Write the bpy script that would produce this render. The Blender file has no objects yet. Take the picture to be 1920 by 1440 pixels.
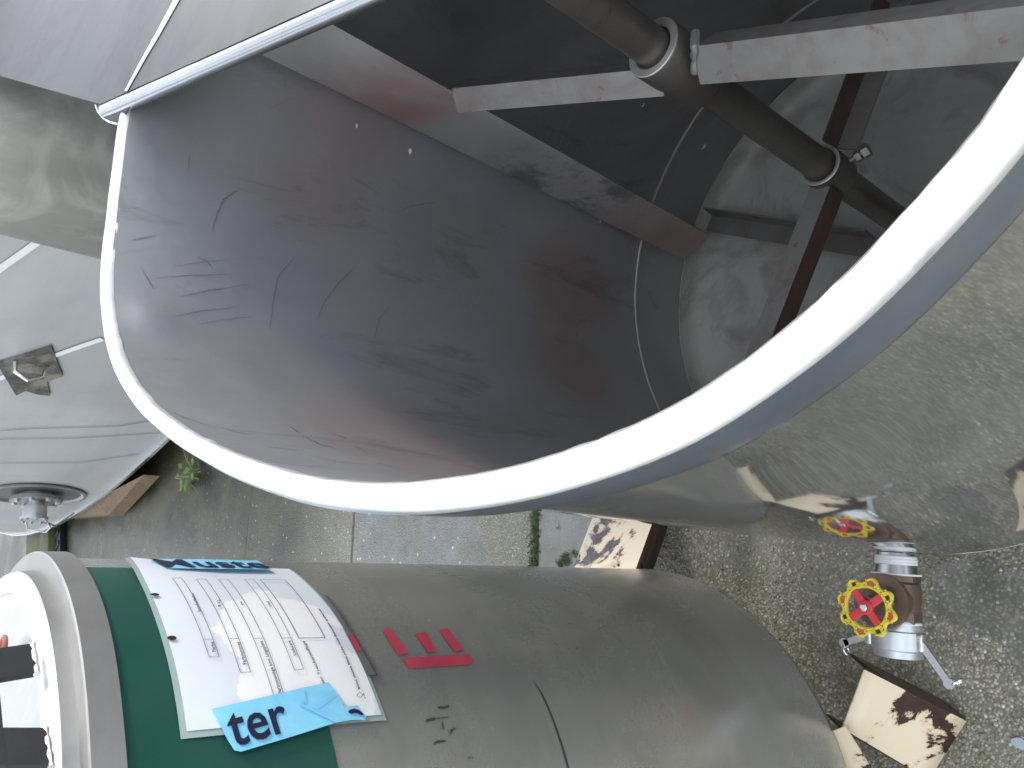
import bpy, bmesh, math, random
from math import sin, cos, pi, radians, sqrt, atan2
from mathutils import Vector, Matrix, noise
from mathutils.bvhtree import BVHTree
random.seed(7)
S = bpy.context.scene
COL = S.collection

# ------------------------------------------------------------------ camera frame
F = 1440.0                        # focal length in photo pixels (photo 1920 x 1440)
CAM_Z = 1.70                      # phone held 1.7 m over the ground
d = Vector((2650-960, 1095-720, F)).normalized()          # straight down, seen from the camera (x right, y down, z view)
fw = (Vector((0, 0, 1)) - d*d.z).normalized()
rt = d.cross(fw)
def cam2w(v): return Vector((rt.dot(v), fw.dot(v), -d.dot(v)))   # world: x right, y forward, z up
def ray(px, py): return cam2w(Vector((px-960, py-720, F)))
CAM = Vector((0, 0, CAM_Z))
def at(px, py, z):                # photo point -> world point at height z
    r = ray(px, py); return CAM + r*((z-CAM_Z)/r.z)
def oncyl(px, py, c, R, far=False):
    r = ray(px, py); ox, oy = -c[0], -c[1]
    a = r.x**2+r.y**2; b = 2*(r.x*ox+r.y*oy); cc = ox*ox+oy*oy-R*R
    D = max(b*b-4*a*cc, 0)
    t = (-b+(sqrt(D) if far else -sqrt(D)))/(2*a)
    return CAM + r*t

# ------------------------------------------------------------------ object helpers
ROOTLOC = {}
def tag(o, label=None, cat=None, group=None, kind=None):
    if label: o['label'] = label
    if cat: o['category'] = cat
    if group: o['group'] = group
    if kind: o['kind'] = kind
def empty(name, loc, label, cat, group=None):
    o = bpy.data.objects.new(name, None); COL.objects.link(o); o.location = loc
    o.empty_display_size = .1
    ROOTLOC[o.name] = Vector(loc)
    tag(o, label, cat, group); return o
def rootloc(o):
    while o.parent: o = o.parent
    return ROOTLOC[o.name]
def build(name, bm, mats, parent=None, origin=None, smooth=True, label=None, sharp=35):
    """bm is in world coordinates"""
    org = rootloc(parent) if parent else Vector(origin or (0, 0, 0))
    bmesh.ops.recalc_face_normals(bm, faces=bm.faces) if len(bm.faces) and not getattr(bm, 'keepn', False) else None
    for v in bm.verts: v.co -= org
    me = bpy.data.meshes.new(name)
    if smooth:
        for f in bm.faces: f.smooth = True
        for e in bm.edges:
            if len(e.link_faces) == 2 and e.calc_face_angle(0) > radians(sharp): e.smooth = False
    bm.to_mesh(me); bm.free()
    for m in (mats if isinstance(mats, (list, tuple)) else [mats]): me.materials.append(m)
    o = bpy.data.objects.new(name, me); COL.objects.link(o)
    if parent: o.parent = parent
    else:
        o.location = org; ROOTLOC[o.name] = org
    if label: o['label'] = label
    return o
def loft(bm, rings, closed=True, cap0=False, cap1=False, mi=0):
    vs = [[bm.verts.new(p) for p in r] for r in rings]
    n = len(rings[0])
    for a, b in zip(vs, vs[1:]):
        for i in range(n if closed else n-1):
            j = (i+1) % n
            f = bm.faces.new((a[i], a[j], b[j], b[i])); f.material_index = mi
    if cap0: bm.faces.new(vs[0][::-1]).material_index = mi
    if cap1: bm.faces.new(vs[-1]).material_index = mi
    return vs
def circ(c, r, n, ax=None, a0=0):
    c = Vector(c)
    if ax is None: u, v = Vector((1, 0, 0)), Vector((0, 1, 0))
    else:
        ax = Vector(ax).normalized(); u = ax.orthogonal().normalized(); v = ax.cross(u)
    return [c+u*r*cos(a0+2*pi*i/n)+v*r*sin(a0+2*pi*i/n) for i in range(n)]
def lathe(bm, c, ax, prof, n=40, a0=0, caps=(True, True), mi=0):
    """prof: list of (distance along axis, radius)"""
    c = Vector(c); ax = Vector(ax).normalized()
    loft(bm, [circ(c+ax*h, max(r, 1e-4), n, ax, a0) for h, r in prof], True, caps[0], caps[1], mi)
def tube(bm, pts, r, n=10, cap=True, mi=0):
    pts = [Vector(p) for p in pts]; rings = []; u = None
    for i, p in enumerate(pts):
        t = (pts[min(i+1, len(pts)-1)]-pts[max(i-1, 0)]).normalized()
        if u is None: u = t.orthogonal().normalized()
        u = (u-t*u.dot(t)).normalized(); v = t.cross(u)
        rr = r[i] if isinstance(r, (list, tuple)) else r
        rings.append([p+u*rr*cos(2*pi*k/n)+v*rr*sin(2*pi*k/n) for k in range(n)])
    loft(bm, rings, True, cap, cap, mi)
def torus(bm, c, ax, R, r, n=40, m=10, a0=0, a1=2*pi, mi=0):
    c = Vector(c); ax = Vector(ax).normalized(); u = ax.orthogonal().normalized(); v = ax.cross(u)
    full = abs(a1-a0-2*pi) < 1e-6
    pts = [c+u*R*cos(a0+(a1-a0)*i/n)+v*R*sin(a0+(a1-a0)*i/n) for i in range(n if full else n+1)]
    if full:
        rings = []
        for i, p in enumerate(pts):
            o = (p-c).normalized()
            rings.append([p+o*r*cos(2*pi*k/m)+ax*r*sin(2*pi*k/m) for k in range(m)])
        vs = loft(bm, rings, True, mi=mi)
        for k in range(m):
            bm.faces.new((vs[-1][k], vs[-1][(k+1) % m], vs[0][(k+1) % m], vs[0][k])).material_index = mi
    else: tube(bm, pts, r, m, mi=mi)
def box(bm, c, sx, sy, sz, M=None, bev=0, mi=0):
    g = bmesh.ops.create_cube(bm, size=1)
    vs = g['verts']
    for v in vs:
        v.co = Vector((v.co.x*sx, v.co.y*sy, v.co.z*sz))
    if bev:
        es = list({e for v in vs for e in v.link_edges})
        r = bmesh.ops.bevel(bm, geom=es, offset=bev, segments=2, affect='EDGES', profile=.5)
        vs = list({v for f in r['faces'] for v in f.verts} | {v for v in vs if v.is_valid})
    fs = {f for v in vs for f in v.link_faces}
    for f in fs: f.material_index = mi
    for v in vs:
        if M: v.co = M @ v.co
        v.co += Vector(c)
def slab(bm, quad, th, nrm=None, sub=1, mi=0):
    """a plate: polygon of world points given thickness th along its normal (downwards)"""
    q = [Vector(p) for p in quad]
    n = nrm or (q[1]-q[0]).cross(q[2]-q[0]).normalized()
    if n.z < 0 and nrm is None: n = -n
    a = [bm.verts.new(p) for p in q]; b = [bm.verts.new(p-n*th) for p in q]
    k = len(q)
    bm.faces.new(a).material_index = mi; bm.faces.new(b[::-1]).material_index = mi
    for i in range(k):
        j = (i+1) % k
        bm.faces.new((a[i], b[i], b[j], a[j])).material_index = mi

# ------------------------------------------------------------------ material helpers
class NT:
    def __init__(s, name):
        s.m = bpy.data.materials.new(name); s.m.use_nodes = True
        s.t = s.m.node_tree; s.t.nodes.clear()
        s.out = s.n('ShaderNodeOutputMaterial'); s.b = s.n('ShaderNodeBsdfPrincipled')
        s.l(s.b.outputs[0], s.out.inputs[0]); s._co = None
    def n(s, ty, **k):
        x = s.t.nodes.new(ty)
        for a, v in k.items(): setattr(x, a, v)
        return x
    def l(s, a, b): s.t.links.new(a, b)
    def co(s, scale=(1, 1, 1), rot=(0, 0, 0), loc=(0, 0, 0)):
        if s._co is None: s._co = s.n('ShaderNodeTexCoord')
        mp = s.n('ShaderNodeMapping'); mp.inputs['Scale'].default_value = scale
        mp.inputs['Rotation'].default_value = rot; mp.inputs['Location'].default_value = loc
        s.l(s._co.outputs['Object'], mp.inputs[0]); return mp.outputs[0]
    def noise(s, sc, det=6, rough=.6, co=None, dist=0):
        x = s.n('ShaderNodeTexNoise'); x.inputs['Scale'].default_value = sc; x.inputs['Detail'].default_value = det
        x.inputs['Roughness'].default_value = rough; x.inputs['Distortion'].default_value = dist
        s.l(co or s.co(), x.inputs['Vector']); return x.outputs['Fac']
    def voro(s, sc, co=None, feature='F1', out='Distance', rnd=1):
        x = s.n('ShaderNodeTexVoronoi', feature=feature); x.inputs['Scale'].default_value = sc
        x.inputs['Randomness'].default_value = rnd
        s.l(co or s.co(), x.inputs['Vector']); return x.outputs[out]
    def ramp(s, f, stops, interp='LINEAR'):
        x = s.n('ShaderNodeValToRGB'); x.color_ramp.interpolation = interp
        e = x.color_ramp.elements
        while len(e) < len(stops): e.new(.5)
        for i, (p, c) in enumerate(stops):
            e[i].position = p
            if not isinstance(c, (tuple, list)): c = (c, c, c)
            e[i].color = (*c, 1)
        s.l(f, x.inputs[0]); return x.outputs[0]
    def mix(s, f, a, b, mode='MIX'):
        x = s.n('ShaderNodeMix', data_type='RGBA', blend_type=mode)
        for v, i in ((f, x.inputs[0]), (a, x.inputs[6]), (b, x.inputs[7])):
            if hasattr(v, 'is_linked'): s.l(v, i)
            elif isinstance(v, (tuple, list)): i.default_value = (*v, 1)
            elif i == x.inputs[0]: i.default_value = v
            else: i.default_value = (v, v, v, 1)
        return x.outputs[2]
    def math(s, op, a, b=None, c=None, clamp=False):
        x = s.n('ShaderNodeMath', operation=op, use_clamp=clamp)
        for v, i in zip((a, b, c), x.inputs):
            if v is None: continue
            if hasattr(v, 'is_linked'): s.l(v, i)
            else: i.default_value = v
        return x.outputs[0]
    def xyz(s, co=None):
        x = s.n('ShaderNodeSeparateXYZ'); s.l(co or s.co(), x.inputs[0]); return x.outputs
    def sm(s, v, a, b):     # smoothstep
        x = s.n('ShaderNodeMapRange', interpolation_type='SMOOTHSTEP')
        x.inputs[1].default_value = a; x.inputs[2].default_value = b
        s.l(v, x.inputs[0]); return x.outputs[0]
    def set(s, col=None, metal=None, rough=None, bump=None, bstr=.2, bdist=.002, **k):
        for v, nm in ((col, 'Base Color'), (metal, 'Metallic'), (rough, 'Roughness')):
            if v is None: continue
            i = s.b.inputs[nm]
            if hasattr(v, 'is_linked'): s.l(v, i)
            elif isinstance(v, (tuple, list)): i.default_value = (*v, 1)
            else: i.default_value = v
        if bump is not None:
            x = s.n('ShaderNodeBump'); x.inputs['Strength'].default_value = bstr; x.inputs['Distance'].default_value = bdist
            s.l(bump, x.inputs['Height']); s.l(x.outputs[0], s.b.inputs['Normal'])
        for a, v in k.items(): s.b.inputs[a.replace('_', ' ')].default_value = v
        return s.m
def plain(name, col, metal=0, rough=.5, var=.12, sc=60, bstr=.15):
    t = NT(name)
    f = t.noise(sc); g = t.noise(sc*.12, 4)
    c = t.mix(t.ramp(f, [(.3, 0), (.7, 1)]), tuple(x*(1-var) for x in col), tuple(min(1, x*(1+var)) for x in col))
    c = t.mix(t.math('MULTIPLY', t.ramp(g, [(.4, 0), (.7, 1)]), .5), c, tuple(x*(1-2*var) for x in col))
    r = t.ramp(g, [(.3, max(rough-.08, .02)), (.7, min(rough+.1, 1))])
    return t.set(c, metal, r, bump=f, bstr=bstr, bdist=.001)
def steel(name, c1, c2, r1, r2, stain=None, stain_amt=.5, metal=1.0, streak=(3, 3, 60), sc=2.0, bstr=.03, spots=None):
    t = NT(name)
    big = t.noise(sc, 5, .55, dist=.6); st = t.noise(1, 5, .7, co=t.co(streak)); fine = t.noise(90, 4, .7)
    c = t.mix(t.ramp(big, [(.32, 0), (.68, 1)]), c1, c2)
    c = t.mix(t.math('MULTIPLY', t.ramp(st, [(.45, 0), (.75, 1)]), .35), c, tuple(x*.72 for x in c1))
    if stain:
        s2 = t.noise(sc*1.7, 6, .62, co=t.co((1, 1, 1), loc=(3.1, 7.7, 1.3)), dist=1.2)
        c = t.mix(t.math('MULTIPLY', t.ramp(s2, [(.5, 0), (.66, 1)]), stain_amt), c, stain)
    if spots:
        s3 = t.noise(14, 6, .75, co=t.co((1, 1, 1), loc=(9, 2, 5)), dist=.5)
        c = t.mix(t.math('MULTIPLY', t.ramp(s3, [(.63, 0), (.7, 1)]), .6), c, spots)
    r = t.mix(.25, t.ramp(big, [(.3, r1), (.7, r2)]), t.ramp(fine, [(.3, r1), (.7, r2)]))
    h = t.math('ADD', t.math('MULTIPLY', st, .5), t.math('MULTIPLY', fine, .5))
    return t.set(c, metal, r, bump=h, bstr=bstr, bdist=.002)

# --- metals
M_vat_out = steel('vat_outer_steel', (.42, .425, .425), (.50, .505, .505), .022, .075, (.37, .365, .345), .5, metal=.9, streak=(5, 5, 3), sc=3.0, bstr=.002, spots=(.40, .40, .38))
M_skirt = steel('rim_skirt_steel', (.21, .26, .34), (.28, .33, .41), .16, .3, (.40, .43, .48), .3, metal=.8, streak=(9, 9, 9), bstr=.03)  # dark reflected band under the rim is put into this blue-grey colour
M_drum = steel('drum_steel', (.40, .395, .37), (.48, .475, .45), .21, .33, (.33, .325, .29), .5, metal=.58, streak=(4, 4, 22), sc=3.2, bstr=.006)
M_rim = steel('bright_rim_metal', (.74, .75, .76), (.88, .88, .89), .30, .46, (.62, .62, .61), .5, metal=.75, streak=(30, 30, 30), sc=9, bstr=.10, spots=(.50, .49, .47))
M_lidm = steel('lid_sheet_metal', (.085, .091, .096), (.128, .135, .14), .34, .46, (.06, .064, .067), .5, metal=.8, streak=(4, 26, 6), bstr=.05)
M_lip = steel('lid_lip_metal', (.42, .44, .46), (.56, .58, .60), .2, .34, (.34, .33, .32), .4, streak=(10, 10, 10))
M_ridge = steel('lid_ridge_metal', (.50, .51, .52), (.62, .63, .64), .34, .5, metal=.7)
M_drumlid = steel('drum_lid_metal', (.50, .50, .49), (.60, .60, .59), .26, .42, (.40, .39, .37), .5, streak=(4, 40, 4), bstr=.06)
M_band = steel('lid_band_metal', (.27, .27, .265), (.34, .34, .33), .38, .52, (.40, .40, .38), .5, metal=.75, streak=(5, 5, 30))
M_clad = steel('cladding_metal', (.47, .48, .48), (.54, .55, .55), .35, .5, (.41, .42, .42), .5, metal=.45, streak=(.6, .6, 5), sc=.9)
M_darktank = steel('weathered_tank_steel', (.27, .275, .245), (.38, .38, .35), .3, .46, (.50, .51, .47), .55, metal=.75, streak=(14, 14, 1.2), sc=2.6)
M_greysteel = steel('grey_cast_metal', (.55, .58, .61), (.66, .69, .72), .3, .45, metal=.8, bstr=.1)
M_zinc = steel('zinc_metal', (.66, .67, .68), (.8, .8, .81), .2, .35, bstr=.05)
M_darksteel = steel('dark_pipe_steel', (.28, .28, .29), (.4, .4, .41), .2, .34)
M_shaft = steel('stirrer_shaft_steel', (.17, .155, .13), (.27, .25, .21), .34, .5, (.16, .115, .10), .6, metal=.75, spots=(.08, .07, .065))
def blot(px, py, r, a):
    c = (.385, .684); p = oncyl(px, py, c, .517, far=True); return (p.x-c[0], p.y-c[1], p.z, r, a)
BLOTS = [blot(1075, 540, .13, .8), blot(1070, 690, .12, .75), blot(760, 840, .16, .6), blot(650, 235, .12, .5), blot(590, 360, .09, .4)]
def inner_steel():
    t = NT('vat_inner_steel')
    x, y, z = t.xyz()
    big = t.noise(2.2, 6, .6, dist=.8); fine = t.noise(60, 5, .7); st = t.noise(1, 6, .7, co=t.co((14, 14, 1.6)))
    c = t.mix(t.ramp(big, [(.3, 0), (.7, 1)]), (.37, .385, .405), (.47, .485, .50))
    # red-brown residue left by old paint: a band above the seam, and blotches
    pk = t.noise(3.1, 6, .62, co=t.co((1, 1, .7), loc=(4, 1, 2)), dist=1.0)
    band = t.math('MULTIPLY', t.sm(z, .34, .42), t.math('SUBTRACT', 1.0, t.sm(z, .62, .76)))
    amt = t.math('MULTIPLY', t.ramp(pk, [(.40, 0), (.62, 1)]), t.math('ADD', .30, t.math('MULTIPLY', band, .7)))
    amt = t.math('MAXIMUM', amt, t.math('MULTIPLY', band, t.ramp(t.noise(5, 5, .6, co=t.co((1, 1, .35), loc=(2, 9, 4))), [(.36, .15), (.6, .85)])))
    c = t.mix(t.math('MULTIPLY', amt, .30), c, (.40, .29, .27))
    for (bx, by, bz, br, ba) in BLOTS:
        dv = t.n('ShaderNodeVectorMath', operation='DISTANCE'); t.l(t.co((1, 1, .8)), dv.inputs[0]); dv.inputs[1].default_value = (bx, by, bz*.8)
        q = t.math('ADD', dv.outputs['Value'], t.math('MULTIPLY', t.math('SUBTRACT', pk, .5), br*1.3))
        c = t.mix(t.math('MULTIPLY', t.math('SUBTRACT', 1, t.sm(q, br*.35, br)), ba*.6), c, (.44, .26, .24))
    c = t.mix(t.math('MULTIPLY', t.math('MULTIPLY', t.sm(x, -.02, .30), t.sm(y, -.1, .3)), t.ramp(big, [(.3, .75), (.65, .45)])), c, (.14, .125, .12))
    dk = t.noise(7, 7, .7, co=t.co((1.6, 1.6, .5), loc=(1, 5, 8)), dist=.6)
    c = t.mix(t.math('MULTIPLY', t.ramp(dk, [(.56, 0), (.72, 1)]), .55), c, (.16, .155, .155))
    sc_ = t.noise(1, 3, .6, co=t.co((3, 3, 120), rot=(.3, .2, 0)))
    c = t.mix(t.math('MULTIPLY', t.ramp(sc_, [(.66, 0), (.74, 1)]), .25), c, (.52, .52, .52))
    r = t.mix(.5, t.ramp(big, [(.3, .30), (.7, .48)]), t.ramp(fine, [(.3, .32), (.7, .5)]))
    return t.set(c, .62, r, bump=t.math('ADD', st, t.math('MULTIPLY', fine, .4)), bstr=.05, bdist=.002)
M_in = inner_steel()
M_floor = steel('vat_floor_steel', (.43, .455, .415), (.55, .57, .525), .5, .7, (.27, .25, .235), .6, metal=.35, sc=4, spots=(.6, .6, .58))
M_weld = steel('weld_bead_metal', (.62, .60, .58), (.80, .78, .76), .3, .5, metal=.8, bstr=.3)
def arm_mat():
    t = NT('residue_coated_steel')
    n1 = t.noise(9, 6, .65, dist=.8); n2 = t.noise(30, 6, .7, co=t.co((1, 1, 1), loc=(5, 5, 5)))
    c = t.mix(t.ramp(n1, [(.44, 0), (.66, 1)]), (.275, .285, .27), (.245, .195, .18))
    c = t.mix(t.math('MULTIPLY', t.ramp(n2, [(.62, 0), (.68, 1)]), .7), c, (.22, .09, .075))
    return t.set(c, .45, t.ramp(n1, [(.3, .35), (.7, .55)]), bump=n2, bstr=.2, bdist=.001)
M_arm = arm_mat()
M_armshade = plain('maroon_residue_shade', (.115, .062, .058), .1, .5, .25, 25, .3)  # maroon residue, darkened to paint in the shade on upright flanges
M_collaredge = steel('worn_collar_edge', (.50, .50, .48), (.66, .66, .64), .3, .45, (.3, .27, .25), .6, metal=.6)
def blade_mat():
    t = NT('stirrer_blade_steel'); x, y, z = t.xyz()
    n1 = t.noise(5, 6, .65, dist=.6); n2 = t.noise(13, 6, .7, co=t.co((1, 1, 1), loc=(3, 3, 3)))
    c = t.mix(t.ramp(n1, [(.35, 0), (.65, 1)]), (.38, .37, .355), (.50, .485, .465))
    low = t.math('SUBTRACT', 1, t.sm(z, .30, .50)); mid = t.math('MULTIPLY', t.sm(z, .86, .94), t.math('SUBTRACT', 1, t.sm(z, 1.0, 1.12)))
    c = t.mix(t.math('MULTIPLY', t.math('MAXIMUM', low, mid), t.ramp(n1, [(.3, .9), (.7, .35)])), c, (.34, .20, .19))
    dk = t.math('MULTIPLY', t.sm(z, .38, .48), t.math('SUBTRACT', 1, t.sm(z, .66, .80)))
    c = t.mix(t.math('MULTIPLY', dk, t.ramp(n2, [(.46, 0), (.60, .85)])), c, (.15, .155, .175))
    return t.set(c, .35, t.ramp(n1, [(.3, .38), (.7, .55)]), bump=n2, bstr=.15, bdist=.001)
M_blade = blade_mat()
M_bronze = plain('brown_bronze', (.16, .115, .085), .55, .42, .2, 40, .3)
M_tapewhite = plain('white_thread_tape', (.85, .87, .9), 0, .45, .05, 90)
M_yellow = plain('yellow_enamel', (.74, .60, .05), 0, .3, .06, 50)
M_red = plain('red_enamel', (.60, .04, .05), 0, .36, .08, 50)
M_darkred = plain('faded_red_label', (.45, .11, .05), 0, .5, .15, 60)
M_black = plain('black_rubber', (.022, .023, .027), 0, .5, .2, 50)
M_green = None
def green():
    t = NT('dark_green_paint')
    n1 = t.noise(5, 5, .6); n2 = t.noise(1, 4, .7, co=t.co((60, 60, 3)))
    c = t.mix(t.ramp(n1, [(.3, 0), (.7, 1)]), (.010, .064, .048), (.016, .083, .063))
    c = t.mix(t.math('MULTIPLY', t.ramp(n2, [(.7, 0), (.76, 1)]), .25), c, (.12, .25, .21))
    return t.set(c, 0, t.ramp(n1, [(.3, .26), (.7, .4)]), bump=n1, bstr=.03)
M_green = green()
def peel(name, cream, under, thr=.52, sc=7, loc=(0, 0, 0), ur=.25):
    t = NT(name)
    n1 = t.noise(sc, 9, .66, co=t.co((1, 1, 1), loc=loc), dist=.25)
    m = t.ramp(n1, [(thr, 0), (thr+.012, 1)])
    ed = t.ramp(n1, [(thr-.03, 0), (thr-.005, 1), (thr+.01, 0)])
    n2 = t.noise(60, 4)
    und = t.mix(t.ramp(n2, [(.4, 0), (.6, 1)]), under, tuple(x*.7 for x in under))
    c = t.mix(m, cream, und)
    c = t.mix(t.math('MULTIPLY', ed, .35), c, (.45, .25, .10))
    r = t.mix(m, .5, ur)
    return t.set(c, 0, r, bump=t.math('SUBTRACT', 1, m), bstr=.6, bdist=.0015)
M_peel = peel('peeling_cream_paint', (.74, .64, .46), (.052, .026, .022),   .555, 8.5, (2.2, .4, .3))
M_peelgrey = peel('peeling_cream_paint_over_grey', (.78, .70, .56), (.17, .16, .185), .53, 7.5, (.35, .15, 1.9), .4)
M_brown = plain('brown_red_oxide_paint', (.055, .028, .024), 0, .3, .25, 30, .2)
PDRY = [Vector((0, 0, 0)), Vector((0, 0, 0))]
def paperm():
    t = NT('laminated_paper')
    n1 = t.noise(16, 4, .55, dist=.4); n2 = t.noise(30, 4)
    def dist(c):
        x = t.n('ShaderNodeVectorMath', operation='DISTANCE'); t.l(t.co(), x.inputs[0]); x.inputs[1].default_value = c; return x.outputs['Value']
    q = t.math('MINIMUM', t.math('SUBTRACT', dist(PDRY[0]), .072), t.math('SUBTRACT', dist(PDRY[1]), .078))
    wet = t.sm(t.math('ADD', q, t.math('MULTIPLY', t.math('SUBTRACT', n1, .5), .085)), -.002, .002)
    c = t.mix(wet, (.93, .935, .95), (.74, .785, .86))
    c = t.mix(t.math('MULTIPLY', t.ramp(n2, [(.45, 0), (.7, 1)]), .12), c, (.6, .6, .66))
    return t.set(c, 0, .28, bump=t.noise(14, 3), bstr=.08, bdist=.004)
M_sleeve = plain('clear_plastic_edge', (.34, .44, .42), .0, .18, .08, 30)
M_ink = plain('grey_print_ink', (.12, .12, .17), 0, .6, .1, 80)
M_inkb = plain('black_print_ink', (.012, .012, .05), 0, .5, .1, 80)
def tapem():
    t = NT('light_blue_tape'); n1 = t.noise(22, 4, .6, dist=.8)
    c = t.mix(t.ramp(n1, [(.35, 0), (.65, 1)]), (.22, .62, .88), (.30, .70, .94))
    return t.set(c, 0, .3, bump=n1, bstr=.15, bdist=.002)
M_tape = tapem()
M_stencil = None
def stencil():
    t = NT('red_stencil_spray'); n1 = t.noise(120, 5, .7); n2 = t.noise(16, 4)
    c = t.mix(t.ramp(n2, [(.3, 0), (.7, 1)]), (.52, .045, .085), (.64, .075, .12))
    return t.set(c, 0, .4, bump=n1, bstr=.15)
M_stencil = stencil()
M_scuff = plain('dark_scuff', (.05, .05, .048), 0, .6, .2, 90)
M_scratch = plain('dark_scratch', (.30, .305, .31), .58, .45, .1, 60)
M_fadedpatch = plain('faded_grey_sticker', (.22, .23, .23), .3, .35, .08, 30)
M_wood = None
def wood():
    t = NT('old_timber'); g = t.noise(1, 6, .65, co=t.co((2.5, 30, 30)))
    c = t.mix(t.ramp(g, [(.3, 0), (.7, 1)]), (.10, .062, .036), (.22, .145, .085))
    return t.set(c, 0, .7, bump=g, bstr=.5, bdist=.004)
M_wood = wood()
M_mossy = None
def mossy(name, a, b, g):
    t = NT(name); n1 = t.noise(6, 7, .65); n2 = t.noise(40, 5, .7)
    c = t.mix(t.ramp(n2, [(.35, 0), (.65, 1)]), a, b)
    c = t.mix(t.ramp(n1, [(.48, 0), (.6, 1)]), c, g)
    return t.set(c, 0, .85, bump=n2, bstr=.6, bdist=.006)
M_mossy = mossy('mossy_concrete', (.12, .115, .10), (.2, .19, .16), (.17, .19, .055))
M_dirtpatch = mossy('dirty_plate', (.05, .05, .045), (.14, .13, .115), (.24, .22, .18))
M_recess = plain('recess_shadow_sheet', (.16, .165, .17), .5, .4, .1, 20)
M_darkpost = plain('dark_iron', (.035, .036, .04), .3, .55, .2)
M_moss = plain('moss_green', (.085, .13, .035), 0, .9, .3, 30)
M_leaf = plain('weed_leaf', (.10, .24, .035), 0, .6, .25, 30)
M_dry = plain('dry_leaf', (.30, .27, .12), 0, .7, .2, 30)
M_bluescrap = plain('pale_blue_plastic', (.36, .42, .50), 0, .5, .05, 40)
M_orange = plain('red_brown_ring', (.30, .09, .06), 0, .4, .1)

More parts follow.
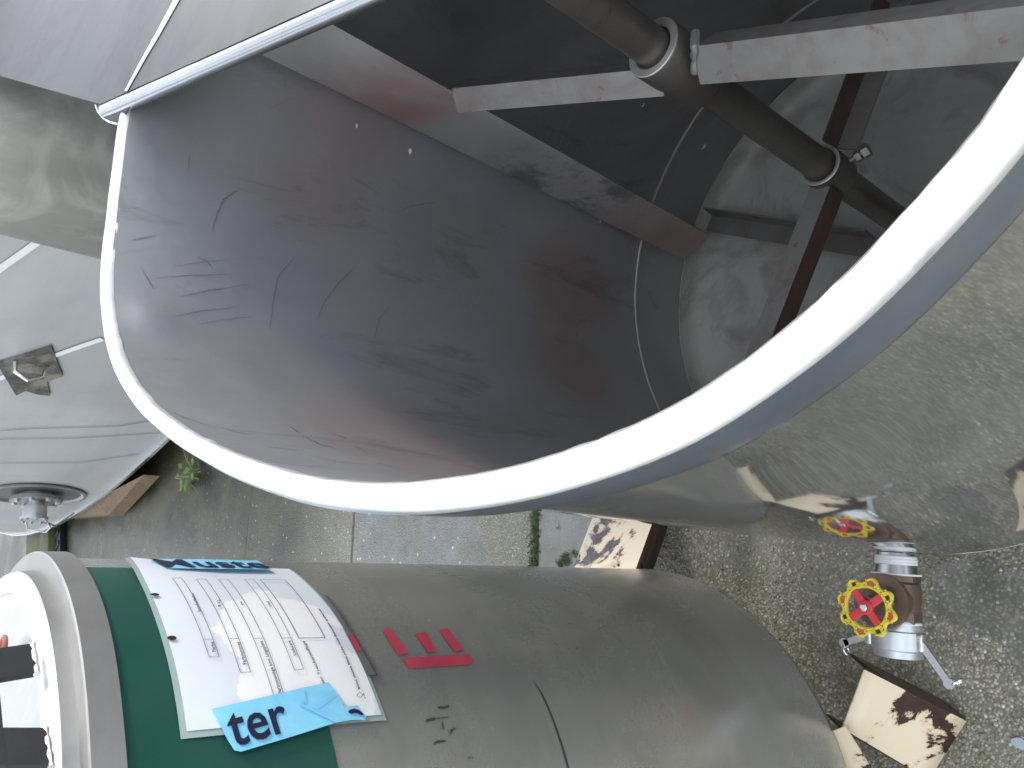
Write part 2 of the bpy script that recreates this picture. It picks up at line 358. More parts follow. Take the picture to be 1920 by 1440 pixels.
# ------------------------------------------------------------------ ground
def ground_mat():
    t = NT('pavement_surface')
    co = t.co(); x, y, z = t.xyz()
    # exposed aggregate
    peb = t.n('ShaderNodeTexVoronoi', feature='F1'); peb.inputs['Scale'].default_value = 165
    t.l(co, peb.inputs['Vector'])
    pd = peb.outputs['Distance']
    cx = t.n('ShaderNodeSeparateColor'); t.l(peb.outputs['Color'], cx.inputs[0])
    rnd = cx.outputs[0]; rnd2 = cx.outputs[1]
    pcol = t.ramp(rnd, [(0, (.20, .19, .145)), (.4, (.31, .292, .235)), (.7, (.40, .375, .30)), (.90, (.43, .405, .32)), (.96, (.52, .49, .41)), (1, (.72, .70, .62))])
    gap = t.ramp(pd, [(.40, 1), (.72, 0)])
    n1 = t.noise(1.3, 6, .6, dist=.7); n2 = t.noise(9, 6, .65); n3 = t.noise(160, 4, .7)
    base = t.mix(t.ramp(n2, [(.35, 0), (.65, 1)]), (.15, .142, .108), (.235, .225, .18))
    keep = t.math('MULTIPLY', gap, t.ramp(rnd2, [(.10, 0), (.25, 1)]))
    agg = t.mix(keep, base, pcol)
    # smooth concrete slabs
    slabc = t.mix(t.ramp(n2, [(.3, 0), (.7, 1)]), (.20, .21, .215), (.285, .295, .30))
    spk = t.ramp(t.voro(120), [(.08, 1), (.16, 0)])
    slabc = t.mix(t.math('MULTIPLY', spk, .35), slabc, (.5, .5, .48))
    yy = t.math('ADD', y, t.math('MULTIPLY', x, -.33))          # joints run a little askew
    sl_a = t.math('MULTIPLY', t.sm(yy, 1.52, 1.56), t.math('SUBTRACT', 1, t.sm(yy, 1.895, 1.915)))   # smooth bit beside the mossy joint
    sl_b = t.math('MULTIPLY', t.sm(yy, 1.92, 1.94), t.math('SUBTRACT', 1, t.sm(yy, 3.10, 3.14)))
    patch = t.ramp(t.noise(2.1, 4, .55, co=t.co((1, .6, 1), rot=(0, 0, .6), loc=(.2, 2.2, 0))), [(.45, 0), (.5, 1)])
    c = t.mix(t.math('MULTIPLY', sl_a, .85), agg, slabc)
    c = t.mix(t.math('MULTIPLY', t.math('MULTIPLY', sl_b, patch), .75), c, slabc)
    wsp = t.voro(26, out='Distance'); wrn = t.n('ShaderNodeSeparateColor'); t.l(wsp.node.outputs['Color'], wrn.inputs[0])
    wspk = t.math('MULTIPLY', t.ramp(wsp, [(.10, 1), (.17, 0)]), t.ramp(wrn.outputs[0], [(.58, 0), (.60, 1)]))
    mid = t.math('MULTIPLY', t.sm(yy, 1.75, 1.95), t.math('SUBTRACT', 1, t.sm(yy, 5.2, 6.5)))
    c = t.mix(t.math('MULTIPLY', wspk, t.math('MULTIPLY', mid, .9)), c, (.78, .77, .70))
    # dark damp mossy ground further back
    far = t.sm(yy, 3.05, 3.9)
    mo = t.mix(t.ramp(t.noise(2.6, 7, .68, co=t.co((1, .55, 1), loc=(7, 3, 0))), [(.40, 0), (.60, 1)]), (.022, .021, .015), (.062, .062, .032))
    mo = t.mix(t.math('MULTIPLY', wspk, .75), mo, (.6, .58, .50))
    c = t.mix(t.math('MULTIPLY', far, t.ramp(n1, [(.3, .75), (.5, 1)])), c, mo)
    # green tinge
    c = t.mix(t.math('MULTIPLY', t.ramp(t.noise(3.3, 6, .65, co=t.co((1, 1, 1), loc=(4, 4, 0))), [(.45, 0), (.66, 1)]), .5), c, (.12, .13, .06))
    # lichen / lime spots
    lich = t.ramp(t.noise(7, 5, .7, co=t.co((1, 1, 1), loc=(2, 6, 0))), [(.71, 0), (.735, 1)])
    c = t.mix(t.math('MULTIPLY', lich, .7), c, (.5, .52, .48))
    # joints
    def joint(v, p, w):
        return t.math('SUBTRACT', 1, t.sm(t.math('ABSOLUTE', t.math('SUBTRACT', v, p)), w*.5, w))
    jn = t.math('ADD', yy, t.math('MULTIPLY', t.noise(12, 3), .02))
    j = t.math('MAXIMUM', joint(jn, 3.13, .012), joint(jn, 4.3, .012))
    j = t.math('MAXIMUM', j, joint(jn, 1.92, .014))
    c = t.mix(j, c, (.05, .05, .035))
    # wet film: puddle near the vat outlet, damp film elsewhere
    def blob(px, py, rx, ry):
        a = t.math('DIVIDE', t.math('SUBTRACT', x, px), rx); b = t.math('DIVIDE', t.math('SUBTRACT', y, py), ry)
        q = t.math('SQRT', t.math('ADD', t.math('MULTIPLY', a, a), t.math('MULTIPLY', b, b)))
        q = t.math('ADD', q, t.math('MULTIPLY', t.math('SUBTRACT', t.noise(9, 5, .65), .5), 1.1))
        return t.math('SUBTRACT', 1, t.sm(q, .92, 1.0))
    pud = t.math('MAXIMUM', blob(-.205, .515, .075, .10), blob(-.27, .40, .06, .06))
    damp = t.ramp(n1, [(.38, 0), (.62, 1)])
    c = t.mix(t.math('MULTIPLY', damp, .18), c, (.10, .095, .075))
    c = t.mix(t.math('MULTIPLY', pud, .45), c, (.10, .105, .11))
    dome = t.math('SUBTRACT', 1, t.math('MULTIPLY', pd, 1.3))
    h = t.math('MULTIPLY', t.math('ADD', t.math('MULTIPLY', dome, keep), t.math('MULTIPLY', n3, .35)), t.math('SUBTRACT', 1, t.math('MULTIPLY', pud, .97)))
    h = t.math('SUBTRACT', h, t.math('MULTIPLY', j, 1.5))
    h = t.mix(t.math('MULTIPLY', sl_a, .8), h, .5)
    r = t.mix(damp, .42, .22); r = t.mix(pud, r, .04)
    return t.set(c, 0, r, bump=h, bstr=.7, bdist=.003)
bm = bmesh.new()
# one sheet, finer near the tanks, reaching the horizon
xs = [-400, -120, -40, -14, -6] + [-4+.25*i for i in range(33)] + [6, 14, 40, 120, 400]
ys = [-400, -120, -40, -14, -6, -3] + [-2+.25*i for i in range(45)] + [12, 20, 60, 160, 400]
G = [[bm.verts.new((x, y, (noise.noise((x*.7, y*.7, 0))*.006 if -4 <= x <= 4 and -2 <= y <= 9 else 0))) for x in xs] for y in ys]
for a, b in zip(G, G[1:]):
    for i in range(len(xs)-1): bm.faces.new((a[i], a[i+1], b[i+1], b[i]))
g = build('pavement', bm, ground_mat()); tag(g, 'damp exposed aggregate and slab pavement under the tanks', 'pavement', kind='structure')

# ------------------------------------------------------------------ the big open vat
VC = Vector((.385, .684, 0)); VR = .517
VSEAM = CAM_Z-1.445; VMID = CAM_Z-1.28
RES = [(-15, .994), (-26, .974), (-34, .978), (-41, .996), (-47, 1.012), (-55, 1.024), (-60, 1.025), (-67, 1.018), (-75, 1.001), (-83, .987),
       (-92, .980), (-102, .982), (-114, .989), (-124, .997), (-134, 1.006), (-143, 1.001), (-153, .991), (-165, .989), (-180, .995),
       (-215, 1.0), (-270, 1.0), (-320, 1.0), (-345, .999)]
TAB = sorted(RES, key=lambda q: q[0])
def rim_k(a):                        # a: angle from forward towards the right, degrees
    a = ((a+345) % 360)-345
    pts = TAB+[(TAB[0][0]+360, TAB[0][1])]
    for (x0, y0), (x1, y1) in zip(pts, pts[1:]):
        if x0 <= a <= x1:
            u = (a-x0)/(x1-x0); u = u*u*(3-2*u)*.5+u*.5; return y0+(y1-y0)*u
    return 1
NA = 240
KS = [rim_k(360*i/NA) for i in range(NA)]
for _ in range(2): KS = [(KS[i-1]+2*KS[i]+KS[(i+1) % NA])/4 for i in range(NA)]
def vdir(i):
    a = 2*pi*i/NA; return Vector((sin(a), cos(a), 0))
def rim_depth(x, y): return .3752-.281*(y-VC.y)+.1694*(x-VC.x)
def rim_w(i):
    a = 360*i/NA; a = a-360 if a > 180 else a
    T = ((-180, 1.05), (-160, 1.0), (-145, .97), (-130, .95), (-100, .84), (-75, .58), (-55, .44), (-35, .38), (0, .40), (60, .8), (120, 1.0), (180, 1.05))
    for (x0, y0), (x1, y1) in zip(T, T[1:]):
        if x0 <= a <= x1: return y0+(y1-y0)*(a-x0)/(x1-x0)
    return 1
def rim_pt(i, off, dz):
    p = VC+vdir(i)*(VR*KS[i]+off); return Vector((p.x, p.y, CAM_Z-rim_depth(p.x, p.y)+dz))
vat = empty('mixing_vat', (VC.x, VC.y, 0), 'big open stainless steel vat with a bright white rim and valve at its foot', 'vat')
DENT2 = Vector((-.005, .335, 1.05))
DENT = VC+vdir(207)*VR*1.02+Vector((0, 0, rim_pt(207, 0, 0).z-.05))
def vat_shell(off, n=16, flare=0):
    rings = []
    for L in range(n+1):
        u = (L/n)**1.5; ring = []
        for i in range(NA):
            top = rim_pt(i, off, -.004)
            k = KS[i]*(1-u)+u*1.0
            z = top.z*(1-u)+VSEAM*u
            p = VC+vdir(i)*(VR*k+off+flare*u)+Vector((0, 0, z)); wob = noise.noise((p.x*3, p.y*3, z*2.2))*.0022
            p += vdir(i)*wob
            q2 = p-DENT2; p -= vdir(i)*.0045*math.exp(-(q2.x**2+q2.y**2)/.0050-(q2.z/.10)**2)
            q = (p-DENT).length; p -= vdir(i)*.006*math.exp(-(q/.026)**2)*1.0
            ring.append(Vector((p.x, p.y, p.z)))
        rings.append(ring)
    return rings
bm = bmesh.new(); loft(bm, vat_shell(.007, 28, .014)); build('wall', bm, M_vat_out, vat)
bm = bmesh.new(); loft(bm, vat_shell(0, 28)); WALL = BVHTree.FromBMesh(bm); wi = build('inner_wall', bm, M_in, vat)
# rim: flat bright hoop with a turned-down skirt
bm = bmesh.new()
prof = [(-.002, -.006), (-.001, .000), (.003, .0030), (.009, .0040), (.018, .0040), (.024, .0030), (.0280, -.001), (.0285, -.005), (.026, -.006), (.012, -.006)]
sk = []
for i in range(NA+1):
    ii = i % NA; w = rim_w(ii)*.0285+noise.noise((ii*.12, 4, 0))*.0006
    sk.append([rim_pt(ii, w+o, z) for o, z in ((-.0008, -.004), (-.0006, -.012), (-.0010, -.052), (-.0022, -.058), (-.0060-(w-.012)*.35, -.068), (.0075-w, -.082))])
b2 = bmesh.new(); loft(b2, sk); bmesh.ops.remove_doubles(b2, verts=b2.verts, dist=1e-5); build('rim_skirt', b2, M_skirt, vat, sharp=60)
rings = []
for i in range(NA+1):
    ii = i % NA; ring = []
    for k, (o, z) in enumerate(prof):
        w = noise.noise((ii*.9, k*3.1, 0))*.0015 if k < 3 else noise.noise((ii*.12, 4, 0))*.0006
        ring.append(rim_pt(ii, o*rim_w(ii)+w, z+w*.5))
    rings.append(ring)
loft(bm, rings); bmesh.ops.remove_doubles(bm, verts=bm.verts, dist=1e-5)
build('rim', bm, M_rim, vat, sharp=50)
# seam rings inside, bottom seam outside
for nm, rr, z, r, wm in (('weld_seam', VR-.001, VMID, .0028, M_weld), ('weld_seam', VR-.001, VSEAM+.002, .0018, M_floor), ('weld_seam', VR+.021, VSEAM, .0016, M_vat_out)):
    bm = bmesh.new()
    rings = []
    for i in range(NA):
        u = (z-VSEAM)/max(1e-6, (rim_pt(i, 0, 0).z-VSEAM)); k = 1+(KS[i]-1)*max(u, 0)
        o = vdir(i); q = r*(1+.35*noise.noise((i*2.7, z*9, 1)))
        p = VC+o*(rr-VR+VR*k)+Vector((0, 0, z+.0012*noise.noise((i*.35, z*7, 3))))
        rings.append([p+o*q*cos(2*pi*j/8)+Vector((0, 0, q*sin(2*pi*j/8))) for j in range(8)])
    rings.append(rings[0]); loft(bm, rings); bmesh.ops.remove_doubles(bm, verts=bm.verts, dist=1e-6)
    build(nm, bm, wm, vat)
# dished floor (inside) and its underside
def disc(off, prof, mat, name):
    bm = bmesh.new(); loft(bm, [[VC+vdir(i)*(r)+Vector((0, 0, z+off+.0015*noise.noise((r*9*sin(i*.026), r*9*cos(i*.026), 2)))) for i in range(0, NA, 2)] for r, z in prof], True, False, True)
    build(name, bm, mat, vat)
fp = [(VR-.001, VSEAM), (.508, VSEAM-.018), (.500, VSEAM-.030), (.488, VSEAM-.038), (.47, VSEAM-.045), (.35, VSEAM-.075), (.2, VSEAM-.098), (.05, VSEAM-.108)]
disc(0, fp, M_floor, 'floor')
disc(-.006, [(r+.021, z) for r, z in fp], M_vat_out, 'dished_bottom')
# paint and splash marks inside the vat (small pale blots where drops dried)
def on_wall(px, py):
    h = WALL.ray_cast(CAM+ray(px, py).normalized()*.02, ray(px, py).normalized())[0]
    return h if h else oncyl(px, py, VC, VR-.002, far=True)
def scratch(name, pts, w, mat):
    bm = bmesh.new(); P = []
    for (x0, y0), (x1, y1) in zip(pts, pts[1:]):
        for i in range(10): P.append(on_wall(x0+(x1-x0)*i/10+random.gauss(0, .5), y0+(y1-y0)*i/10+random.gauss(0, .5)))
    P.append(on_wall(*pts[-1])); pv = None; n = len(P)-1
    for i, p in enumerate(P):
        rad = (VC-p); rad.z = 0; rad.normalize(); t = (P[min(i+1, n)]-P[max(i-1, 0)]).normalized(); b = rad.cross(t).normalized()
        ww = w*.8*(.25+.75*sin(pi*min(max(i/n, .02), .98)))*(.7+.6*random.random())/2
        v = (bm.verts.new(p+rad*.001+b*ww), bm.verts.new(p+rad*.001-b*ww))
        if pv: bm.faces.new((pv[0], v[0], v[1], pv[1]))
        pv = v
    build(name, bm, mat, vat)
H = lambda *q: [(a/2, b/2) for a, b in q]
for pts, w in ((H((495, 900), (530, 893), (582, 884)), .005), (H((555, 1046), (700, 1034), (872, 1030)), .0022), (H((660, 1116), (780, 1090), (925, 1068)), .0025), (H((655, 1186), (760, 1166), (882, 1154)), .0035),
               (H((740, 1218), (850, 1198), (945, 1190)), .0022), (H((1012, 1240), (1022, 1140), (1040, 1040), (1105, 962)), .0045), (H((1190, 1192), (1215, 1130), (1270, 1060), (1335, 1000)), .0035), (H((795, 868), (815, 800), (838, 750), (885, 716)), .0075),
               (H((706, 640), (708, 600), (712, 568)), .0022), (H((1008, 412), (1040, 395), (1090, 368)), .002), (H((525, 1000), (560, 1055), (575, 1085)), .003), (H((740, 965), (775, 980), (800, 1010)), .003), (H((1400, 1280), (1420, 1200), (1460, 1150)), .0035), (H((1480, 800), (1550, 770), (1640, 760)), .004), (H((640, 1000), (760, 985), (880, 970)), .0016)):
    scratch('scratch', pts, w*.5, M_scratch)
for pts, w in ((((310, 768), (345, 784), (395, 800)), .0010), (((415, 802), (445, 812), (470, 816)), .0012), (((500, 838), (530, 842), (560, 846)), .0016), (((540, 800), (552, 806), (560, 812)), .0014), (((570, 820), (600, 834), (628, 842)), .0016), (((620, 812), (640, 820), (650, 824)), .001), (((480, 862), (540, 872), (620, 880)), .0012), (((700, 868), (725, 874), (740, 876)), .001), (((580, 856), (640, 868), (690, 872)), .001), (((660, 838), (675, 842), (690, 850)), .001)):
    scratch('bright_scratch', pts, w, M_zinc)
for px, py, rr in ((768, 284, .006), (706, 157, .0), (1319, 275, .008), (1205, 197, .005), (668, 236, .004), (1125, 415, .004)):
    if rr == 0: continue
    bm = bmesh.new()
    p = on_wall(px, py); rad = (VC-p); rad.z = 0; rad.normalize()
    tn = Vector((-rad.y, rad.x, 0)); vs = []
    for k in range(10):
        a = 2*pi*k/10; q = rr*(.7+.4*random.random()); vs.append(bm.verts.new(p+rad*.0015+tn*q*cos(a)+Vector((0, 0, q*.55*sin(a)))))
    bm.faces.new(vs)
    build('dried_drop', bm, M_tapewhite, vat)

# ------------------------------------------------------------------ outlet valve at the foot of the vat
VA = Vector((-.113, .603, CAM_Z-1.465)); vax = Vector((-.164, -.040, 0)).normalized(); up = Vector((0, 0, 1)); vside = vax.cross(up)
def vp(a, h=0, s=0): return VA+vax*a+up*h+vside*s
bm = bmesh.new()
lathe(bm, vp(.074), vax, [(0, .032), (.001, .040), (.012, .0405), (.014, .036), (.03, .037), (.06, .036), (.064, .040), (.083, .040), (.084, .03)], 6, a0=.2)
lathe(bm, vp(.082), vax, [(0, .030), (.008, .0385), (.03, .040), (.055, .0385), (.062, .030)], 32)
lathe(bm, vp(.120, .020), up, [(0, .036), (.034, .034), (.036, .047), (.048, .047), (.050, .036)], 36)       # bonnet flange
lathe(bm, vp(.121, .070), up, [(0, .031), (.014, .031), (.017, .026)], 6)                                     # hex
lathe(bm, vp(.123, .087), up, [(0, .013), (.030, .012)], 20)
valve = build('outlet_valve', bm, M_bronze, vat, label='brown bronze gate valve with a yellow and red handwheel')
bm = bmesh.new(); lathe(bm, vp(0), vax, [(-.02, .031), (.0, .031), (.002, .034), (.006, .034), (.008, .029), (.034, .029), (.036, .031), (.05, .032), (.075, .036)], 36)
build('pipe_nipple', bm, M_darksteel, valve)
for h_, r_, q_ in ((.044, .0315, .0034), (.049, .0322, .0036), (.054, .0326, .0034), (.0735, .0400, .0018), (.006, .034, .0015), (.158, .036, .0032)):
    bm = bmesh.new(); torus(bm, vp(h_), vax, r_, q_, 40, 8); build('thread_tape', bm, M_tapewhite, valve)
bm = bmesh.new()
lathe(bm, vp(.150), vax, [(0, .030), (.004, .037), (.012, .040), (.020, .041), (.022, .0445), (.052, .0445), (.055, .041), (.066, .0395), (.068, .030)], 44)
build('hose_coupling', bm, M_greysteel, valve)
for s in (-1, 1):
    bm = bmesh.new()
    base = vp(.186, .012, s*.044)
    M = Matrix((vax, vside, up)).transposed()
    box(bm, base, .030, .012, .020, M, .003)
    e = base+vax*(.058)+vside*s*.045+up*.004
    if s > 0: e = base+vax*.020+vside*s*.046
    dirv = (e-base).normalized(); wd = up.cross(dirv).normalized()
    slab(bm, [base+wd*.006+up*.006, e+wd*.0055+up*.006, e-wd*.0055+up*.006, base-wd*.006+up*.006], .006)
    lathe(bm, e-up*.003, up, [(0, .009), (.001, .0095), (.008, .0095), (.009, .009)], 16)
    torus(bm, e+dirv*.004+wd*(.012), dirv, .009, .0022, 20, 6)
    build('cam_lever', bm, M_zinc, valve)
# handwheel
WC = vp(.130, .120)
wx, wy = Vector((1, 0, 0)), Vector((0, 1, 0))
def wp(r, a, z): return WC+wx*r*cos(a)+wy*r*sin(a)+up*z
bm = bmesh.new(); N = 128
def ro(a): return .0465+.0050*cos(8*a)
ringset = []
for i in range(N):
    a = 2*pi*i/N; R = ro(a)
    ringset.append([wp(.0325, a, -.004), wp(.0318, a, .001), wp(.034, a, .005), wp(.0365, a, .005), wp(.0375, a, .0025), wp(R-.0055, a, .0025), wp(R-.0045, a, .005), wp(R-.002, a, .005), wp(R, a, .001), wp(R-.001, a, -.004), wp((R+.0325)/2, a, -.006)])
ringset.append(ringset[0]); loft(bm, ringset)
for k in range(16):                       # ribs across the groove
    a = 2*pi*k/16+.2
    M = Matrix.Rotation(a, 3, 'Z'); box(bm, wp(.041, a, .003), .012, .0022, .004, M)
bmesh.ops.remove_doubles(bm, verts=bm.verts, dist=1e-6)
hw = build('handwheel', bm, [M_yellow, M_darkred, M_red, M_zinc, M_black], valve, sharp=30)
bm = bmesh.new()
for k in range(4):
    a = pi/4+k*pi/2+.12
    M = Matrix.Rotation(a, 3, 'Z')
    box(bm, wp(.018, a, .001), .031, .0135, .007, M, .002, mi=2)
    aa = a+pi/4
    vs = []
    for q in range(9):
        b = aa-.34+.68*q/8; vs.append((wp(.0375, b, .0034), wp(ro(b)-.0055, b, .0034)))
    vv = [(bm.verts.new(p), bm.verts.new(q)) for p, q in vs]
    for (p, q), (r, s) in zip(vv, vv[1:]): bm.faces.new((p, q, s, r)).material_index = 1
    for m in (-1, 1):                     # dark pockets in the other bays
        b = a+m*.17; pv = []
        for (rr, db) in ((.0385, -.10), (ro(b)-.0065, -.08), (ro(b)-.0065, .08), (.0385, .10)): pv.append(bm.verts.new(wp(rr, b+db, .0033)))
        bm.faces.new(pv).material_index = 4
lathe(bm, WC+up*-.004, up, [(0, .012), (.010, .012), (.0115, .010)], 24, mi=2)
lathe(bm, WC+up*.0078, up, [(0, .0065), (.005, .0065), (.0058, .005)], 6, mi=3)
me2 = bpy.data.meshes.new('tmp'); bmesh.ops.recalc_face_normals(bm, faces=bm.faces)
for v in bm.verts: v.co -= rootloc(vat)
for f in bm.faces: f.smooth = False
b2 = bmesh.new(); b2.from_mesh(hw.data); bm.to_mesh(me2); b2.from_mesh(me2); b2.to_mesh(hw.data); b2.free(); bm.free(); bpy.data.meshes.remove(me2)

# ------------------------------------------------------------------ half lid over the far right of the vat
def rimplane(px, py, lift=0.0):
    r = ray(px, py)
    # depth D: D = .3752 -lift -.281*(y-cy)+.1694*(x-cx), x = r.x*t, y = r.y*t, D = -r.z*t
    t = (.3752-lift+.281*VC.y-.1694*VC.x)/(-r.z+.281*r.y-.1694*r.x)
    return CAM+r*t
LN = Vector((.1694, -.281, 1)).normalized()
A = rimplane(186, 203, .014); B0 = rimplane(640, 1, .014); chord = (B0-A).normalized()
B = A+chord*1.0
Fp = rimplane(-40, 132, .014); 
back = (Fp-A).normalized()
lid = empty('half_lid', tuple((A+B)/2), 'grey brushed metal half lid lying over the far side of the open vat', 'lid')
R1 = rimplane(237, 172, .014); R2 = rimplane(330, 0, .014)
ridge = (R2-R1).normalized()
bm = bmesh.new()
inw = LN.cross(chord).normalized()
if inw.dot(Fp-A) < 0: inw = -inw
P1 = R1; P2 = R1+ridge*.62
slab(bm, [A+inw*.007, B+inw*.007, B+inw*.55, P2, R1], .003, nrm=LN)
slab(bm, [A+inw*.007, R1-back*.0, P2, P2+back*.50, A+back*.62], .003, nrm=LN)
build('lid_plate', bm, M_lidm, lid, smooth=False)
bm = bmesh.new()                        # pressed ridge that follows the vat's edge
pts = [R1+ridge*(.62*u)+LN*(.001)+back*(-.006*sin(pi*u)+.002*noise.noise((u*9, 0, 0))) for u in [i/14 for i in range(15)]]
rings = []
for p in pts: k_ = min(1, .35+.06*len(rings)*2); rings.append([p+back*.010*k_, p+back*.005*k_+LN*.0032*k_, p-back*.001+LN*.004*k_, p-back*.006*k_+LN*.0025*k_, p-back*.010*k_])
loft(bm, rings, closed=False); build('ridge', bm, M_ridge, lid)
bm = bmesh.new()
n0 = 30; pts = [A+chord*(1.05*i/n0)-LN*.0095 for i in range(n0+1)]
tube(bm, pts, [.0105*(1+.05*noise.noise((i*.7, 0, 0))) for i in range(n0+1)], 18)
build('rolled_lip', bm, M_lip, lid)
# half round end piece at the corner
E_ = [rimplane(179, 197, .015), rimplane(184, 210, .011), rimplane(193, 221, .006), rimplane(205, 229, .002), rimplane(221, 233, -.002)]
bm = bmesh.new(); hub = rimplane(246, 196, .006); hv = bm.verts.new(hub); ev = [bm.verts.new(p) for p in E_]
for a, b in zip(ev, ev[1:]): bm.faces.new((hv, a, b))
ec = build('end_cap', bm, M_lidm, lid, smooth=False); sm_ = ec.modifiers.new('Solidify', 'SOLIDIFY'); sm_.thickness = .0015
bm = bmesh.new(); tube(bm, E_, .0013, 8); build('edge', bm, M_rim, ec)
for px, py in ((522, 30), (500, 74), (575, 24)):
    bm = bmesh.new(); p = rimplane(px, py, .006); bmesh.ops.create_icosphere(bm, subdivisions=2, radius=.006, matrix=Matrix.Translation(p))
    for v in bm.verts: v.co += Vector((noise.noise(v.co*90), noise.noise(v.co*90+Vector((5, 5, 5))), noise.noise(v.co*90+Vector((9, 1, 2)))))*.0025
    build('weld_spot', bm, M_weld, lid)

# ------------------------------------------------------------------ stirrer inside the vat
SX = Vector((.447, .684, 0))
SH1 = CAM_Z-.69; SH2 = CAM_Z-1.11
st = empty('stirrer', (SX.x, SX.y, VSEAM-.09), 'steel stirrer with angle iron arms and a long blade inside the vat', 'stirrer')
bm = bmesh.new(); lathe(bm, SX+Vector((0, 0, VSEAM-.098)), up, [(0, .03), (.05, .03), (.052, .024), (.30, .024), (.301, .0245), (1.35, .0245)], 40)
build('shaft', bm, M_shaft, st)
def ironarm(p0, p1, w, th, tilt, name='arm', shaded=None):
    """angle iron: two flanges meeting along a ridge"""
    p0, p1 = Vector(p0), Vector(p1); t = (p1-p0).normalized(); s = up.cross(t).normalized()
    n = t.cross(s)
    def dirn(a): return s*cos(a)+n*sin(a)
    a1, a2 = radians(tilt), radians(tilt+90)
    d1, d2 = dirn(a1), dirn(a2)
    n1, n2 = dirn(a2), dirn(a1)
    bm = bmesh.new()
    sec = [Vector((0, 0, 0)), d1*w, d1*w+n1*th, (d1+n1/n1.length*0)*0+d1*th+n1*th, d2*w+n2*th, d2*w]
    rings = [[p+q for q in sec] for p in (p0, p1)]
    loft(bm, rings, True, True, True)
    bm.faces.ensure_lookup_table()
    if shaded is not None:
        for i in shaded: bm.faces[i].material_index = 1
    return build(name, bm, [M_arm, M_armshade], st, smooth=False)
lw = SX+Vector((0, 0, SH1))
# upper pair: one to the blade, the other back towards the camera
def ridge_arm(pa, pb, z, w, tilt=-135, back=0.0, shaded=None):
    p0, p1 = Vector(at(*pa, z)), Vector(at(*pb, z)); p0 -= (p1-p0).normalized()*back
    return ironarm(p0, p1, w, .004, tilt, shaded=shaded)
bq0, bq1, bt0 = Vector(at(1330, 440, CAM_Z-1.40)), Vector(at(1280, 485, CAM_Z-1.40)), Vector(at(600, 30, CAM_Z-.36))
bn = (bq1-bq0).cross(bt0-bq0); ry = ray(846, 166); hit = CAM+ry*((bq0-CAM).dot(bn)/ry.dot(bn))
pa = Vector(at(1197, 131, SH1+.004)); ironarm(pa-(hit-pa).normalized()*.03, hit, .036, .004, -135)
ridge_arm((1325, 84), (1990, 2), SH1+.004, .046, -135, .022)
# lower pair: one flange flat, the other hanging or standing, in the shaded maroon
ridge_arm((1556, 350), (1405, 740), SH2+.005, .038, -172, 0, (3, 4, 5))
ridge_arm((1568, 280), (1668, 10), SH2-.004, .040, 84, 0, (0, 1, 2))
# beam low over the floor
ridge_arm((1640, 446), (1338, 402), VSEAM-.010, .042, 6)
ironarm(SX+Vector((.0, -.035, VSEAM-.005)), SX+Vector((-.03, -.42, VSEAM-.005)), .040, .004, -135)
for z, r, hh in ((SH1, .0385, .10), (SH2, .034, .06)):
    bm = bmesh.new(); lathe(bm, SX+Vector((0, 0, z+.0165-hh)), up, [(0, .026), (0, r-.003), (.003, r), (hh-.004, r), (hh-.001, r-.002), (hh-.001, .0250)], 44, caps=(False, False))
    col = build('collar', bm, M_shaft, st)
    bm = bmesh.new(); lathe(bm, SX+Vector((0, 0, z+.0155)), up, [(0, r-.0006), (.0016, r-.0006), (.0024, r-.0016), (.0024, .0290), (.0010, .0272)], 48, caps=(False, False)); build('bright_edge', bm, M_collaredge, col)
bm = bmesh.new(); wr = random.Random(5)
wl = [Vector(at(1304+3*noise.noise((k*.9, 0, 0)), 60+8.5*k, SH1+.004-.0042*max(0, k-3))) for k in range(10)]
tube(bm, wl, [.0045+.002*wr.random() for _ in wl], 8)
build('weld_bead', bm, M_arm, st)
bm = bmesh.new()                       # clamp bolt on the lower collar
ba = Vector((.5, -.8, 0)).normalized(); bq = SX+Vector((0, 0, SH2-.02))+ba*.034
lathe(bm, bq, ba, [(0, .005), (.030, .005)], 14); lathe(bm, bq+ba*.010, ba, [(0, .0105), (.008, .0105)], 6); lathe(bm, bq+ba*.022, ba, [(0, .012), (.010, .012)], 6)
build('clamp_bolt', bm, M_arm, st)
# (blade)
# long blade: leans in from the wall, from the lid down to the floor seam
bm = bmesh.new()
q0 = Vector(at(1330, 440, CAM_Z-1.40)); q1 = Vector(at(1280, 485, CAM_Z-1.40))
n0 = 20
t0, t1 = Vector(at(600, 30, CAM_Z-.36)), Vector(at(480, 95, CAM_Z-.36))
def blp(u, v):                          # v 0 = inner edge, 1 = outer edge
    return q0.lerp(t0, u*1.04).lerp(q1.lerp(t1, u*1.04), v)
rings = []
nb = (q1-q0).cross(up).normalized()
for i in range(n0+1):
    u = i/n0; w = noise.noise((u*3, 0, 0))*.001
    rings.append([blp(u, 0)+nb*w, blp(u, 1)+nb*w, blp(u, 1)-nb*.004+nb*w, blp(u, 0)-nb*.004+nb*w])
loft(bm, rings, True, True, True)
blade = build('blade', bm, M_blade, st)
bm = bmesh.new()
for u in (.7,):
    p = Vector(at(704, 157, 1.0)); 
# a light drip mark on the blade
r0 = ray(704, 157); tt = (q0-CAM).dot(nb)/r0.dot(nb); p = CAM+r0*tt
sgn = -1 if r0.dot(nb) > 0 else 1
vs = [bm.verts.new(p+nb*sgn*.0045+(q1-q0).normalized()*.007*cos(2*pi*k/12)+up*.006*sin(2*pi*k/12)) for k in range(12)]
bm.faces.new(vs); build('dried_drop', bm, M_dry, blade)

